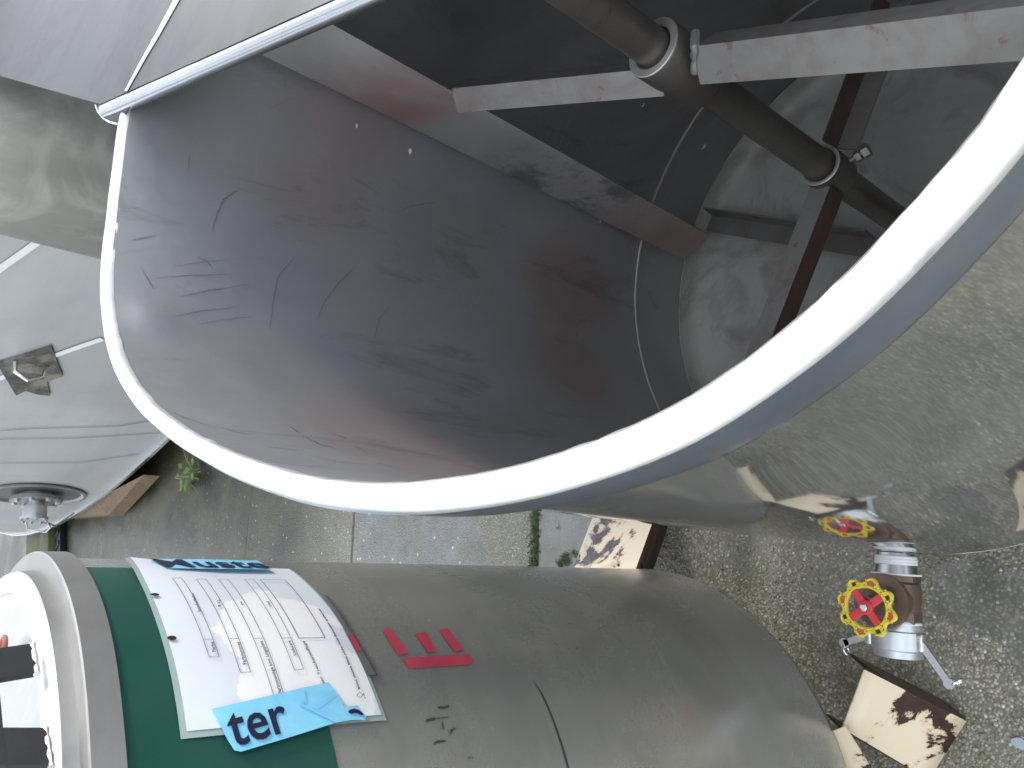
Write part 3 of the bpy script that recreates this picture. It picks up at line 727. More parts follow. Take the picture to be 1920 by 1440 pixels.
# ------------------------------------------------------------------ the smaller closed drum in front
DB = CAM_Z-1.45; DC = Vector((-.796, .984, 0)); DR = .464; DTOP = CAM_Z-.192
drum = empty('closed_drum', (DC.x, DC.y, 0), 'closed steel drum with green band, red stencil letter and a taped paper sheet', 'drum')
def dcirc(r, z, n=160): return [DC+Vector((r*sin(2*pi*i/n), r*cos(2*pi*i/n), z)) for i in range(n)]
bm = bmesh.new()
rings = []
for L in range(15):
    u = L/14; z = DTOP-.02+(DB-DTOP+.02)*u; n = 160
    rings.append([DC+Vector((sin(2*pi*i/n), cos(2*pi*i/n), 0))*(DR+.0016*noise.noise((3*sin(2*pi*i/n), 3*cos(2*pi*i/n), z*2.5)))+Vector((0, 0, z)) for i in range(n)])
loft(bm, rings); build('wall', bm, M_drum, drum)
bm = bmesh.new(); loft(bm, [dcirc(r, z) for r, z in ((DR, DB), (DR-.004, DB-.014), (DR-.02, DB-.032), (DR-.06, DB-.05), (.2, DB-.085), (.03, DB-.095))], True, False, True); build('dished_bottom', bm, M_drum, drum)
# lid: slightly domed plate, bright bead, step and overhanging band
bm = bmesh.new()
pr = [(.02, .022), (.2, .018), (.35, .008), (.405, .001), (.418, .0)]
loft(bm, [dcirc(r, DTOP+z) for r, z in pr], True, True, False); dl = build('lid', bm, M_drumlid, drum)
bm = bmesh.new()
loft(bm, [dcirc(r, DTOP+z) for r, z in ((.4185, 0), (.422, .006), (.430, .0085), (.438, .007), (.443, .002), (.445, -.004))]); build('bead', bm, M_rim, dl)
bm = bmesh.new()
def wav(r, z, a): return [DC+Vector((sin(2*pi*i/200), cos(2*pi*i/200), 0))*(r)+Vector((0, 0, z+a*noise.noise((i*.11, r*30, 0)))) for i in range(200)]
loft(bm, [wav(.445, DTOP-.004, 0), wav(.4465, DTOP-.016, .001), wav(.447, DTOP-.0185, .001), wav(DR+.005, DTOP-.0190, .001), wav(DR+.007, DTOP-.0205, .001), wav(DR+.0075, DTOP-.050, .002), wav(DR+.003, DTOP-.051, .002)])
build('lid_band', bm, M_band, dl, sharp=25)
# lid handle: two flat arms, feet with weld lumps and the grip bar
lz = DTOP+.014
F1 = at(66, 1232, lz); F2 = at(92, 1398, lz)
ub = Vector((0, 0, 1)); hx = (F2-F1); hx.z = 0; hl = hx.length; hx.normalize(); hy = Vector((-hx.y, hx.x, 0))
bm = bmesh.new()
for Fq, o in ((F1, 1), (F2, -1)):
    T = Fq+ub*.033+hx*o*.006
    slab(bm, [Fq-hx*.023, Fq+hx*.023, T+hx*.023, T-hx*.023], .006, nrm=hy)
T1 = F1+ub*.0325-hx*.017; T2 = F2+ub*.0325+hx*.017
slab(bm, [T1, T2, T2+ub*.034-hx*.012, T1+ub*.034+hx*.012], .0062, nrm=hy)
build('handle', bm, M_black, dl, smooth=False)
for Fq in (F1, F2):
    bm = bmesh.new(); tube(bm, [Fq+hx*(-.024+.048*k/10)+hy*(-.003+.0012*random.random()) for k in range(11)], [.0026+.0012*random.random() for k in range(11)], 8)
    build('weld_bead', bm, M_weld, dl)
bm = bmesh.new(); torus(bm, at(6, 1212, lz+.004), up, .010, .003, 24, 8); build('ring', bm, M_orange, dl)

# unrolled coordinates on the drum: s along the wall to the right (as seen upright), z height
def th_of(p): return atan2(p.x-DC.x, -(p.y-DC.y))         # 0 faces the camera side, grows to the right
def dsz(px, py):
    p = oncyl(px, py, DC, DR); return (th_of(p)*DR, p.z)
def dpt(s, z, off):
    a = s/DR; return DC+Vector((sin(a), -cos(a), 0))*(DR+off)+Vector((0, 0, z))
def wrap_poly(bm, poly, off, mi=0, th=0, cell=.02):
    """polygon in (s,z) laid round the drum; cut into strips so that it bends with the wall"""
    b2 = bmesh.new(); f = b2.faces.new([b2.verts.new((s, z, 0)) for s, z in poly])
    bmesh.ops.triangulate(b2, faces=[f])
    s0 = min(p[0] for p in poly); s1 = max(p[0] for p in poly)
    k = int((s1-s0)/cell)
    for i in range(1, k+1):
        bmesh.ops.bisect_plane(b2, geom=b2.verts[:]+b2.edges[:]+b2.faces[:], plane_co=(s0+(s1-s0)*i/(k+1), 0, 0), plane_no=(1, 0, 0))
    mp = {v: bm.verts.new(dpt(v.co.x, v.co.y, off(v.co.x, v.co.y) if callable(off) else off)) for v in b2.verts}
    for f in b2.faces:
        try: bm.faces.new([mp[v] for v in f.verts]).material_index = mi
        except ValueError: pass
    b2.free()
def strip(bm, p, q, w, off):
    (s0, z0), (s1, z1) = p, q; L = sqrt((s1-s0)**2+(z1-z0)**2) or 1e-6
    nx, nz = -(z1-z0)/L*w/2, (s1-s0)/L*w/2; n = max(1, int(L/.012))
    prev = None
    for i in range(n+1):
        u = i/n; s, z = s0+(s1-s0)*u, z0+(z1-z0)*u
        a, b = bm.verts.new(dpt(s+nx, z+nz, off)), bm.verts.new(dpt(s-nx, z-nz, off))
        if prev: bm.faces.new((prev[0], a, b, prev[1]))
        prev = (a, b)
def text_bm(bm, txt, O, X, U, off, bold=0.0, capfrac=.7):
    """O start of baseline, X end of baseline, U top of a capital at the start: all (s,z)"""
    cu = bpy.data.curves.new('t', 'FONT'); cu.body = txt; cu.size = 1; cu.resolution_u = 3; cu.offset = bold
    ob = bpy.data.objects.new('t', cu); COL.objects.link(ob)
    bpy.context.view_layer.update()
    me = ob.evaluated_get(bpy.context.evaluated_depsgraph_get()).to_mesh()
    vs = [v.co.copy() for v in me.vertices]; fs = [tuple(p.vertices) for p in me.polygons]
    x0, x1 = min(v.x for v in vs), max(v.x for v in vs)
    mp = []
    for v in vs:
        a = (v.x-x0)/(x1-x0); b = v.y/capfrac
        s = O[0]+(X[0]-O[0])*a+(U[0]-O[0])*b; z = O[1]+(X[1]-O[1])*a+(U[1]-O[1])*b
        mp.append(bm.verts.new(dpt(s, z, off)))
    for f in fs:
        try: bm.faces.new([mp[i] for i in f])
        except ValueError: pass
    ob.evaluated_get(bpy.context.evaluated_depsgraph_get()).to_mesh_clear()
    COL.objects.unlink(ob); bpy.data.objects.remove(ob); bpy.data.curves.remove(cu)
# green painted band: top at the lid band, right edge and lower edge from the photo
sg = dsz(190, 1067)[0]; zg = dsz(622, 1392)[1]
bm = bmesh.new(); wrap_poly(bm, [(-1.05, DTOP-.045), (sg, DTOP-.045), (sg, zg), (-1.05, zg)], .0022)
build('green_band', bm, M_green, drum)
# red stencil E and the small scribbles below it
Z2 = lambda x, y: dsz(640+x/3, 960+y/3)
bm = bmesh.new()
for poly in (((345, 828), (420, 822), (690, 808), (725, 812), (738, 848), (715, 862), (640, 868), (372, 884)),
             ((232, 668), (268, 655), (318, 718), (378, 798), (345, 806), (318, 812), (268, 735)),
             ((412, 692), (470, 680), (512, 745), (530, 788), (486, 798), (450, 745)),
             ((548, 668), (598, 660), (648, 728), (688, 780), (634, 790), (590, 730))):
    wrap_poly(bm, [Z2(*p) for p in poly], .0018, cell=.015)
build('stencil_letter', bm, M_stencil, drum)
for line, w in ((((540, 1104), (570, 1104), (597, 1099), (600, 1088)), .0022), (((475, 1180), (500, 1170), (525, 1166)), .0028), (((525, 1166), (600, 1158)), .001), (((562, 1182), (568, 1205), (574, 1226)), .0016),
             (((612, 1252), (615, 1235), (622, 1226), (638, 1220)), .002), (((520, 1306), (540, 1294), (582, 1292)), .0022), (((735, 1384), (705, 1386)), .001)):
    bm = bmesh.new(); q = [Z2(*p) for p in line]
    for a, b in zip(q, q[1:]): strip(bm, a, b, w, .0018)
    build('pen_scribble', bm, M_scuff, drum)
bm = bmesh.new()
q = [Z2(*p) for p in ((1080, 958), (1120, 1015), (1150, 1075), (1185, 1160), (1215, 1240), (1245, 1330), (1275, 1440), (1290, 1520))]
for i, (a, b) in enumerate(zip(q, q[1:])): strip(bm, a, b, .0016+.0012*(i > 0), .0012)
build('scuff_line', bm, M_scuff, drum)
# legs: bent plates of peeling cream paint over brown, four round the base
def legpts(k):
    ang = k*pi/2
    def R(p):
        v = Vector(p)-DC; z = v.z; c_, s_ = cos(ang), sin(ang)
        return Vector((DC.x+v.x*c_-v.y*s_, DC.y+v.x*s_+v.y*c_, z))
    return R
LP = [at(1622, 1256, CAM_Z-1.475), at(1580, 1366, CAM_Z-1.475), at(1742, 1462, .012), at(1812, 1352, .012)]
for k in range(4):
    R = legpts(k); P1, P2, P3, P4 = LP
    if k == 1:                            # the leg towards the vat stands flatter and runs under it
        R = lambda p: Vector(p); P1, P2, P3, P4 = at(1070, 1078, .235), at(1188, 1078, .235), at(1243, 925, .05), at(1128, 925, .05)
    bm = bmesh.new(); nn = (P4-P1).cross(P2-P1).normalized()
    if nn.z < 0: nn = -nn
    side = (P1-P2).normalized(); n = 6
    # face plate with a slight belly, turned-down flanges each side and at the toe
    rows = []
    for i in range(n+1):
        u = i/n; a, b = P1.lerp(P4, u), P2.lerp(P3, u)
        rows.append([a-nn*.052+side*.006, a-nn*.006+side*.0045, a, a.lerp(b, .33)+nn*.004*sin(pi*u), a.lerp(b, .67)+nn*.004*sin(pi*u), b, b-nn*.006-side*.0045, b-nn*.052-side*.006])
    rows = [[R(p) for p in r] for r in rows]
    vs = loft(bm, rows, closed=False)
    for f in bm.faces:
        c = f.calc_center_median()
    bm.faces.ensure_lookup_table()
    for i, f in enumerate(bm.faces):
        if i % 7 in (0, 1, 5, 6): f.material_index = 1
    dn = [R(p) for p in (P4, P3, P3-nn*.03+(P3-P2).normalized()*.012, P4-nn*.03+(P4-P1).normalized()*.012)]
    f = bm.faces.new([bm.verts.new(p) for p in dn]); f.material_index = 1
    leg = build('leg', bm, [(M_peel if k != 1 else M_peelgrey), M_brown], drum, smooth=True, sharp=25)
    sm_ = leg.modifiers.new('Solidify', 'SOLIDIFY'); sm_.thickness = .004; sm_.offset = -1
    bm = bmesh.new()
    tabz = CAM_Z-1.462
    tb = [at(1548, 1376, tabz), at(1584, 1362, tabz), at(1640, 1452, tabz-.02), at(1592, 1470, tabz-.02)]
    R = legpts(k); slab(bm, [R(p) for p in tb], .004)
    build('foot_strap', bm, M_peel, leg, smooth=False)
    P1, P2, P3, P4 = LP; nn = (P4-P1).cross(P2-P1).normalized(); nn = -nn if nn.z < 0 else nn
    RV = lambda p, k=k: VC+(lambda v: Vector((v.x*1.22, v.y*1.22, v.z)))(legpts(k)(p)-DC)
    bm = bmesh.new(); loft(bm, [[RV(p) for p in (a, b)] for a, b in ((P1, P2), (P4, P3))], closed=False); vl = build('leg', bm, M_peel, vat, smooth=False)
    s2 = vl.modifiers.new('Solidify', 'SOLIDIFY'); s2.thickness = .008
    bm = bmesh.new(); bm.faces.new([bm.verts.new(RV(p)) for p in (P1, P4, P4-nn*.05, P1-nn*.05)]); vf = build('flange', bm, M_brown, vl, smooth=False)
    s2 = vf.modifiers.new('Solidify', 'SOLIDIFY'); s2.thickness = .004

# ------------------------------------------------------------------ taped sheet of paper on the drum
Z4 = lambda x, y: dsz(220+x*.2708, 1040+y*.2708)
TL, TR, BL, BR = Z4(75, 75), Z4(1185, 122), Z4(470, 1240), Z4(1820, 1120)
def sq(a, b): # a 0..1 along the text (left to right), b 0..1 from the top edge down
    t = (BL[0]*(1-a)+TL[0]*a, BL[1]*(1-a)+TL[1]*a); u = (BR[0]*(1-a)+TR[0]*a, BR[1]*(1-a)+TR[1]*a)
    return (t[0]*(1-b)+u[0]*b, t[1]*(1-b)+u[1]*b)
def sheet_off(a, b, base):
    # the sheet lies close to the wall but its top right corner lifts a little
    return base+.006*max(0, a-.75)*4*max(0, .5-b)*2+.0010*sin(a*9+b*4)
def sheet(bm, a0, a1, b0, b1, base, n=26, m=16):
    g_ = [[bm.verts.new(dpt(*sq(a0+(a1-a0)*i/n, b0+(b1-b0)*j/m), sheet_off(i/n, j/m, base))) for j in range(m+1)] for i in range(n+1)]
    for i in range(n):
        for j in range(m): bm.faces.new((g_[i][j], g_[i+1][j], g_[i+1][j+1], g_[i][j+1]))
pc = dpt(*sq(.5, .5), 0)
PDRY[:] = [dpt(*Z4(1120, 520), 0)-pc, dpt(*Z4(1330, 900), 0)-pc]
M_paper = paperm()
paper = empty('paper_form', tuple(pc), 'white laminated form with printed boxes taped to the drum over the green band', 'paper')
bm = bmesh.new(); sheet(bm, -.022, 1.0, -.028, 1.022, .0034); sl = build('plastic_sleeve', bm, M_sleeve, paper)
bm = bmesh.new(); sheet(bm, 0, 1, 0, 1, .0046); sh = build('sheet', bm, M_paper, paper)
INK = .0068
def boxl(pts, w=.0007, close=True):
    bm = bmesh.new(); q = [Z4(*p) for p in pts]
    for a, b in zip(q, q[1:]+([q[0]] if close else [])): strip(bm, a, b, w, INK)
    build('printed_box', bm, M_ink, sh)
boxl(((372, 198), (432, 196), (692, 740), (622, 740))); boxl(((588, 618), (650, 618)), close=False)
boxl(((538, 205), (602, 203), (908, 842), (838, 845))); boxl(((765, 615), (828, 613)), close=False)
boxl(((690, 205), (756, 203), (1132, 982), (1066, 1000))); boxl(((932, 612), (1000, 610)), close=False)
boxl(((872, 203), (935, 205), (1275, 822), (1212, 828))); boxl(((1120, 610), (1190, 606)), close=False)
boxl(((980, 205), (1152, 207), (1424, 605), (1242, 608)), .0010)
def tx(t, O, X, U, bold=.012):
    bm = bmesh.new(); text_bm(bm, t, Z4(*O), Z4(*X), Z4(*U), INK, bold); build('printed_word', bm, M_inkb, sh)
tx('Farbe', (668, 702), (652, 634), (644, 706))
tx('Farbnummer', (880, 788), (832, 632), (856, 792))
tx('Farbtonanlage bzw. Liegeplatz', (1122, 985), (990, 628), (1100, 990))
tx('Lieferant', (1226, 724), (1184, 622), (1206, 728))
tx('Muster Trockenauflage', (1450, 990), (1282, 628), (1430, 992))
tx('Sonderfarbe', (568, 428), (515, 300), (548, 434)); tx('8 12', (706, 392), (696, 346), (688, 396)); tx('m', (862, 380), (850, 358), (846, 384)); tx('rot', (1056, 388), (1036, 352), (1038, 392))
tx('Bitte dieses Blatt nicht vom Behaelter entfernen', (1665, 955), (1388, 402), (1652, 958), .03)
bm = bmesh.new(); q = [(1690, 1000), (1660, 975), (1640, 1000), (1665, 1015), (1690, 985), (1700, 1025)]
for a, b in zip(q, q[1:]): strip(bm, Z4(*a), Z4(*b), .0006, INK)
build('printed_emblem', bm, M_ink, sh)
for px, py in ((250, 312), (365, 610)):
    bm = bmesh.new(); c = Z4(px, py); wrap_poly(bm, [(c[0]+.0035*cos(2*pi*k/14), c[1]+.005*sin(2*pi*k/14)) for k in range(14)], INK)
    build('punch_hole', bm, M_black, sh)
# old sticker showing below the sheet
bm = bmesh.new()
wrap_poly(bm, [Z4(1410, 300), Z4(1442, 308), Z4(1482, 335), Z4(1640, 595), Z4(1800, 862), Z4(1728, 866), Z4(1655, 730), Z4(1580, 590), Z4(1492, 430)], .0056)
stick = build('old_sticker', bm, M_fadedpatch, None, origin=tuple(dpt(*Z4(1650, 650), 0))); tag(stick, 'grey weathered sticker with a red block showing below the paper form', 'sticker')
bm = bmesh.new()
for a, b in (((1440, 315), (1620, 580)), ((1620, 580), (1782, 858)), ((1782, 858), (1722, 862))): strip(bm, Z4(*a), Z4(*b), .0013, .0064)
build('border_line', bm, M_scuff, stick)
bm = bmesh.new(); wrap_poly(bm, [Z4(1590, 592), Z4(1618, 566), Z4(1676, 690), Z4(1642, 694)], .0064)
build('red_block', bm, M_stencil, stick)
# two strips of blue tape with black lettering
TP = .0092
def tpo(s, z): return TP+.0008*noise.noise((s*50, z*50, 0))
bm = bmesh.new()
wrap_poly(bm, [Z4(*p) for p in ((630, 1105), (830, 1060), (1000, 1020), (1220, 968), (1440, 920), (1478, 965), (1510, 1010), (1545, 1085), (1600, 1080), (1640, 1074), (1668, 1110), (1697, 1150), (1690, 1176), (1600, 1174), (1480, 1197), (1150, 1300), (830, 1396), (785, 1385), (750, 1330), (720, 1275), (690, 1215))], tpo, cell=.008)
tape = build('tape_strip', bm, M_tape, None, origin=tuple(dpt(*Z4(1100, 1150), 0))); tag(tape, 'light blue tape strip reading ter across the lower end of the paper form', 'tape', 'blue tape strips holding the form')
bm = bmesh.new()
INK2 = TP+.0016
text_bm(bm, 'ter', Z4(772, 1368), Z4(1178, 1248), Z4(700, 1105), INK2, .014)
build('lettering', bm, M_inkb, tape); bm = bmesh.new()
arc = [(1568, 1128), (1580, 1112), (1610, 1103), (1645, 1112), (1680, 1142), (1660, 1148), (1640, 1136), (1615, 1132), (1590, 1140)]
wrap_poly(bm, [Z4(*p) for p in arc], INK2)
build('lettering', bm, M_inkb, tape)
bm = bmesh.new()
for a, b in (((1262, 975), (1265, 1040)), ((1265, 1040), (1218, 1068)), ((1218, 1068), (1478, 1192)), ((1340, 1085), (1470, 1000))):
    p, q = Z4(*a), Z4(*b); strip(bm, p, q, .0022, INK2+.0006)
build('crease', bm, M_tape, tape)
Z1 = lambda x, y: dsz(x/3, 960+y/3)
sL = Z1(1200, 358)[0]; zA = Z1(890, 350)[1]; zB = Z1(1515, 355)[1]
bm = bmesh.new()
pz = [(sL, zA-.012)]+[(sL, zA+(zB-zA)*k/8) for k in range(1, 9)]+[(sL+.05, zB+.002), (sL+.047, zB+.012), (sL+.05, (zA+zB)/2), (sL+.046, zA-.006), (sL+.03, zA+.004)]
wrap_poly(bm, pz, TP, cell=.006)
tape2 = build('tape_strip', bm, M_tape, None, origin=tuple(dpt(sL+.02, (zA+zB)/2, 0))); tag(tape2, 'light blue tape strip reading Muste along the right edge of the paper form', 'tape', 'blue tape strips holding the form')
bm = bmesh.new(); text_bm(bm, 'Muste', (sL+.004, Z1(915, 350)[1]), (sL+.004, zB-.001), (sL+.040, Z1(880, 350)[1]), TP+.0014, .016)
build('lettering', bm, M_inkb, tape2)

# ------------------------------------------------------------------ large clad storage tank behind
SC = Vector((13.928, 13.935, 0)); SR = 17.234; SB = .20; STOP = 1.75
def spt(a, z, off=0): return SC+Vector((sin(a), cos(a), 0))*(SR+off)+Vector((0, 0, z))
silo = empty('clad_storage_tank', (SC.x-SR*.72, SC.y-SR*.69, 0), 'wide storage tank with pale grey metal cladding and a recessed flange, behind', 'tank')
bm = bmesh.new(); n = 360
loft(bm, [[spt(2*pi*i/n, z, o) for i in range(n)] for z, o in ((SB-.004, .014), (SB, .020), (SB+.012, .020), (SB+.014, 0), (.8, 0), (1.5, 0), (STOP, 0))]+[[SC+Vector((sin(2*pi*i/n), cos(2*pi*i/n), 0))*6+Vector((0, 0, STOP+.5)) for i in range(n)]], True, True, True)
build('cladding', bm, M_clad, silo)
bm = bmesh.new(); loft(bm, [[spt(2*pi*i/n, z, o) for i in range(n)] for z, o in ((SB-.006, .024), (SB-.006, .030), (SB+.016, .030), (SB+.016, .022))]); build('base_trim', bm, M_zinc, silo)
bm = bmesh.new(); loft(bm, [[spt(2*pi*i/n, z, -.35) for i in range(n)] for z in (-.02, SB-.004)]); build('plinth', bm, M_mossy, silo)
def s_on(px, py, off=0):
    return oncyl(px, py, SC, SR+off)
def sline(bm, pts, w, off=.006):
    pr_ = None; n2 = 12
    for (x0, y0), (x1, y1) in zip(pts, pts[1:]):
        for i in range(n2+1):
            p = s_on(x0+(x1-x0)*i/n2, y0+(y1-y0)*i/n2, off)
            rad = Vector((p.x-SC.x, p.y-SC.y, 0)).normalized()
            q = s_on(x0+(x1-x0)*(i+.5)/n2, y0+(y1-y0)*(i+.5)/n2, off); t = (q-p)
            if t.length < 1e-6: continue
            b = rad.cross(t.normalized()).normalized()
            v = (bm.verts.new(p+b*w/2), bm.verts.new(p-b*w/2))
            if pr_: bm.faces.new((pr_[0], v[0], v[1], pr_[1]))
            pr_ = v
bm = bmesh.new(); sline(bm, ((100, 668), (150, 650), (192, 636)), .030)
build('cladding_seam', bm, M_tapewhite, silo)
bm = bmesh.new(); sline(bm, ((-30, 724), (0, 710), (10, 705)), .030); build('cladding_seam', bm, M_tapewhite, silo)
bm = bmesh.new(); sline(bm, ((-10, 512), (14, 494), (40, 476), (90, 440)), .030); build('cladding_seam', bm, M_tapewhite, silo)
for ln in (((-20, 809), (60, 804), (140, 802), (220, 800), (300, 786)), ((-20, 824), (140, 822), (240, 816), (300, 812)), ((0, 869), (150, 868), (260, 852))):
    bm = bmesh.new(); sline(bm, ln, .006); build('sheet_joint', bm, M_ink, silo)
# dirty fixing plate with a lug
pl = [s_on(*p, .012) for p in ((-6, 682), (96, 650), (118, 706), (100, 712), (88, 716), (94, 742), (70, 740), (48, 733), (30, 742))]
bm = bmesh.new()
rad = (pl[0]-SC); rad.z = 0; rad.normalize()
slab(bm, pl, .01, nrm=rad); plate = build('lug_plate', bm, M_dirtpatch, silo, smooth=False)
bm = bmesh.new(); hc = s_on(60, 684, .02); tube(bm, [hc+Vector((0, 0, .07)), hc+rad*.05+Vector((0, 0, .065)), hc+rad*.085+Vector((0, 0, .01)), hc+rad*.06+Vector((0, 0, -.05)), hc+Vector((0, 0, -.06))], .011, 10)
build('lug', bm, M_zinc, plate)
# recess with flange, sensor head and cable
rc = s_on(70, 925, 0); rad = (rc-SC); rad.z = 0; rad.normalize(); tg = Vector((-rad.y, rad.x, 0))
bm = bmesh.new()
loft(bm, [[rc+rad*o+tg*r*cos(2*pi*i/48)+up*r*sin(2*pi*i/48) for i in range(48)] for r, o in ((.31, .004), (.315, .018), (.295, .020), (.28, .010), (.275, .006))], True, False, True, 0)
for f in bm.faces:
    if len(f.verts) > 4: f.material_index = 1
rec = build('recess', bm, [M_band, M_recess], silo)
bm = bmesh.new(); lathe(bm, rc+rad*.006, rad, [(0, .11), (.03, .11), (.03, .165), (.055, .165), (.057, .158)], 40)
for k in range(8):
    a = 2*pi*(k+.5)/8; lathe(bm, rc+rad*.063+tg*.135*cos(a)+up*.135*sin(a), rad, [(0, .018), (.018, .018), (.020, .013)], 6, mi=1)
build('flange', bm, [M_band, M_zinc], rec)
bm = bmesh.new(); lathe(bm, rc+rad*.06, rad, [(0, .05), (.03, .05), (.032, .072), (.06, .076), (.11, .076), (.113, .088), (.132, .088), (.135, .06)], 36)
for k in range(8):
    a = 2*pi*k/8; lathe(bm, rc+rad*.185+tg*.078*cos(a)+up*.078*sin(a), rad, [(0, .010), (.02, .012)], 6, mi=1)
build('sensor_head', bm, [M_greysteel, M_zinc], rec)
bm = bmesh.new(); h0 = rc+rad*.17
tube(bm, [h0-tg*.05-up*.08, h0-tg*.16-up*.14+rad*.04, h0-tg*.30-up*.14+rad*.05, h0-tg*.36-up*.03+rad*.02, h0-tg*.22+up*.04-rad*.10], .006, 8)
tube(bm, [h0-tg*.08-up*.02, h0-tg*.3-up*.2, h0-tg*.52-up*.36-rad*.15], .008, 8)
build('cable', bm, M_greysteel, rec)

# timber wedge under the edge of the clad tank
bm = bmesh.new()
w1, w2, w3, w4 = at(268, 893, .19), at(262, 908, .19), at(140, 962, .19), at(170, 948, .19)
slab(bm, [at(270, 890, .185), at(205, 965, .10), at(120, 972, .10), at(165, 945, .185)], .10, nrm=up)
wedge = build('timber_wedge', bm, M_wood, None, origin=tuple(at(200, 950, 0)), smooth=False); tag(wedge, 'brown weathered timber wedge under the edge of the clad tank', 'timber')
# mossy kerb stone with a dark channel along its near side
kc = at(108, 1020, 0); kd = (at(112, 1040, 0)-at(112, 985, 0)).normalized(); kn = Vector((-kd.y, kd.x, 0)); KM = Matrix((kd, kn, up)).transposed()
bm = bmesh.new(); box(bm, kc+Vector((0, 0, .06)), 1.7, .30, .12, KM, .02); box(bm, kc+kn*(.5 if kn.y > 0 else -.5)+Vector((0, 0, .05)), 1.7, .6, .10, KM, .02)
kerb = build('kerb_stone', bm, M_mossy, None, origin=tuple(kc)); tag(kerb, 'mossy yellow green kerb stone between clad tank and drum lid', 'kerb')
bm = bmesh.new(); pc_ = kc-kn*(.24 if kn.y > 0 else -.24)
box(bm, pc_+Vector((0, 0, .03)), 1.6, .16, .06, KM, .012)
for k in range(12): box(bm, pc_+kd*(-.72+.13*k)+Vector((0, 0, .062)), .05, .12, .012, KM)
post = build('drain_channel', bm, M_darkpost, None, origin=tuple(pc_)); tag(post, 'dark iron drain channel along the mossy kerb stone', 'drain')

# ------------------------------------------------------------------ weathered steel tank seen under the lid
TC = Vector((.388, 2.25, 0)); TRd = .303
dt = empty('weathered_tank', tuple(TC), 'dull olive grey steel tank with pale patches standing behind the half lid', 'tank')
bm = bmesh.new(); n = 96
def tc_(r, z): return [TC+Vector((sin(2*pi*i/n)*r, cos(2*pi*i/n)*r, z)) for i in range(n)]
loft(bm, [tc_(TRd-.05, .24), tc_(TRd-.006, .30), tc_(TRd, .33), tc_(TRd, .7), tc_(TRd, 1.1), tc_(TRd, 1.5), tc_(TRd, 1.78), tc_(TRd-.005, 1.80), tc_(TRd-.2, 1.84)], True, True, True); build('wall', bm, M_darktank, dt)
bm = bmesh.new(); loft(bm, [tc_(TRd, 1.72), tc_(TRd+.015, 1.725), tc_(TRd+.015, 1.765), tc_(TRd, 1.77)]); build('hoop', bm, M_band, dt)
for k in range(3):
    a = k*2*pi/3+.3; bm = bmesh.new(); q = TC+Vector((sin(a)*.24, cos(a)*.24, 0)); lathe(bm, q, up, [(0, .03), (.28, .03)], 16); build('leg', bm, M_peel, dt)

# ------------------------------------------------------------------ moss, weeds and scraps on the pavement
bm = bmesh.new(); rr = random.Random(11)
def tuft(p, sc, n):
    for _ in range(n):
        a = rr.random()*2*pi; q = p+Vector((rr.gauss(0, .6), rr.gauss(0, .6), 0))*sc
        l = sc*(.25+.45*rr.random()); w = l*.5
        t = Vector((cos(a), sin(a), .3+rr.random()*.9)).normalized(); b = Vector((-sin(a), cos(a), 0))
        v = [bm.verts.new(q+b*w*.4), bm.verts.new(q-b*w*.4), bm.verts.new(q+t*l-b*w*.2), bm.verts.new(q+t*l+b*w*.2)]
        bm.faces.new(v)
e0, e1 = at(1003, 955, .002), at(1000, 1075, .002)
for i in range(150):
    u = i/149; tuft(e0.lerp(e1, u)+Vector((rr.gauss(0, .003), rr.gauss(0, .009), 0)), .013, 7)
for px, py, s, n in ((1062, 1048, .022, 260), (1050, 1058, .02, 180), (1075, 1038, .016, 120), (1045, 990, .010, 50), (1040, 975, .008, 30), (1110, 1060, .015, 60), (365, 905, .06, 60)):
    for k in range(5): tuft(at(px+rr.gauss(0, 5), py+rr.gauss(0, 4), .002), s*.5, n//5)
mo = build('moss', bm, M_moss, None, smooth=False); tag(mo, 'green moss in the slab joint and beside the peeling leg', 'moss', kind='stuff')
# loose and half bedded pebbles where the pavement is closest
bm = bmesh.new()
ico = bmesh.new(); bmesh.ops.create_icosphere(ico, subdivisions=1, radius=1); iv = [v.co.copy() for v in ico.verts]; ifc = [[v.index for v in f.verts] for f in ico.faces]; ico.free()
for _ in range(3200):
    x, y = rr.uniform(-.72, -.02), rr.uniform(.30, 1.62)
    if y-.33*x > 1.50: continue
    if (x+.23)**2/.006+(y-.46)**2/.02 < 1: continue
    r = rr.choice((.0022, .0026, .003, .0036, .0046)); a = rr.random()*pi; ex, ey, ez = r*rr.uniform(.8, 1.4), r*rr.uniform(.7, 1.1), r*rr.uniform(.5, .8)
    mi = rr.choice((0, 0, 0, 1, 1, 2)); vs = []
    for q in iv:
        u, v = q.x*ex, q.y*ey; vs.append(bm.verts.new((x+u*cos(a)-v*sin(a), y+u*sin(a)+v*cos(a), q.z*ez+r*.12)))
    for f in ifc: bm.faces.new([vs[i] for i in f]).material_index = mi
pb = build('pebbles', bm, [plain('olive_pebble', (.22, .20, .145), 0, .28, .25, 60), plain('tan_pebble', (.36, .32, .235), 0, .3, .2, 60), plain('pale_pebble', (.44, .41, .33), 0, .35, .15, 60)], None)
tag(pb, 'small wet pebbles bedded in the pavement round the valve', 'pebbles', kind='stuff')
wd = empty('weed', tuple(at(370, 895, 0)), 'small bright green weed growing on the dark pavement near the vat rim', 'plant')
bm = bmesh.new(); w0 = at(370, 893, .0)
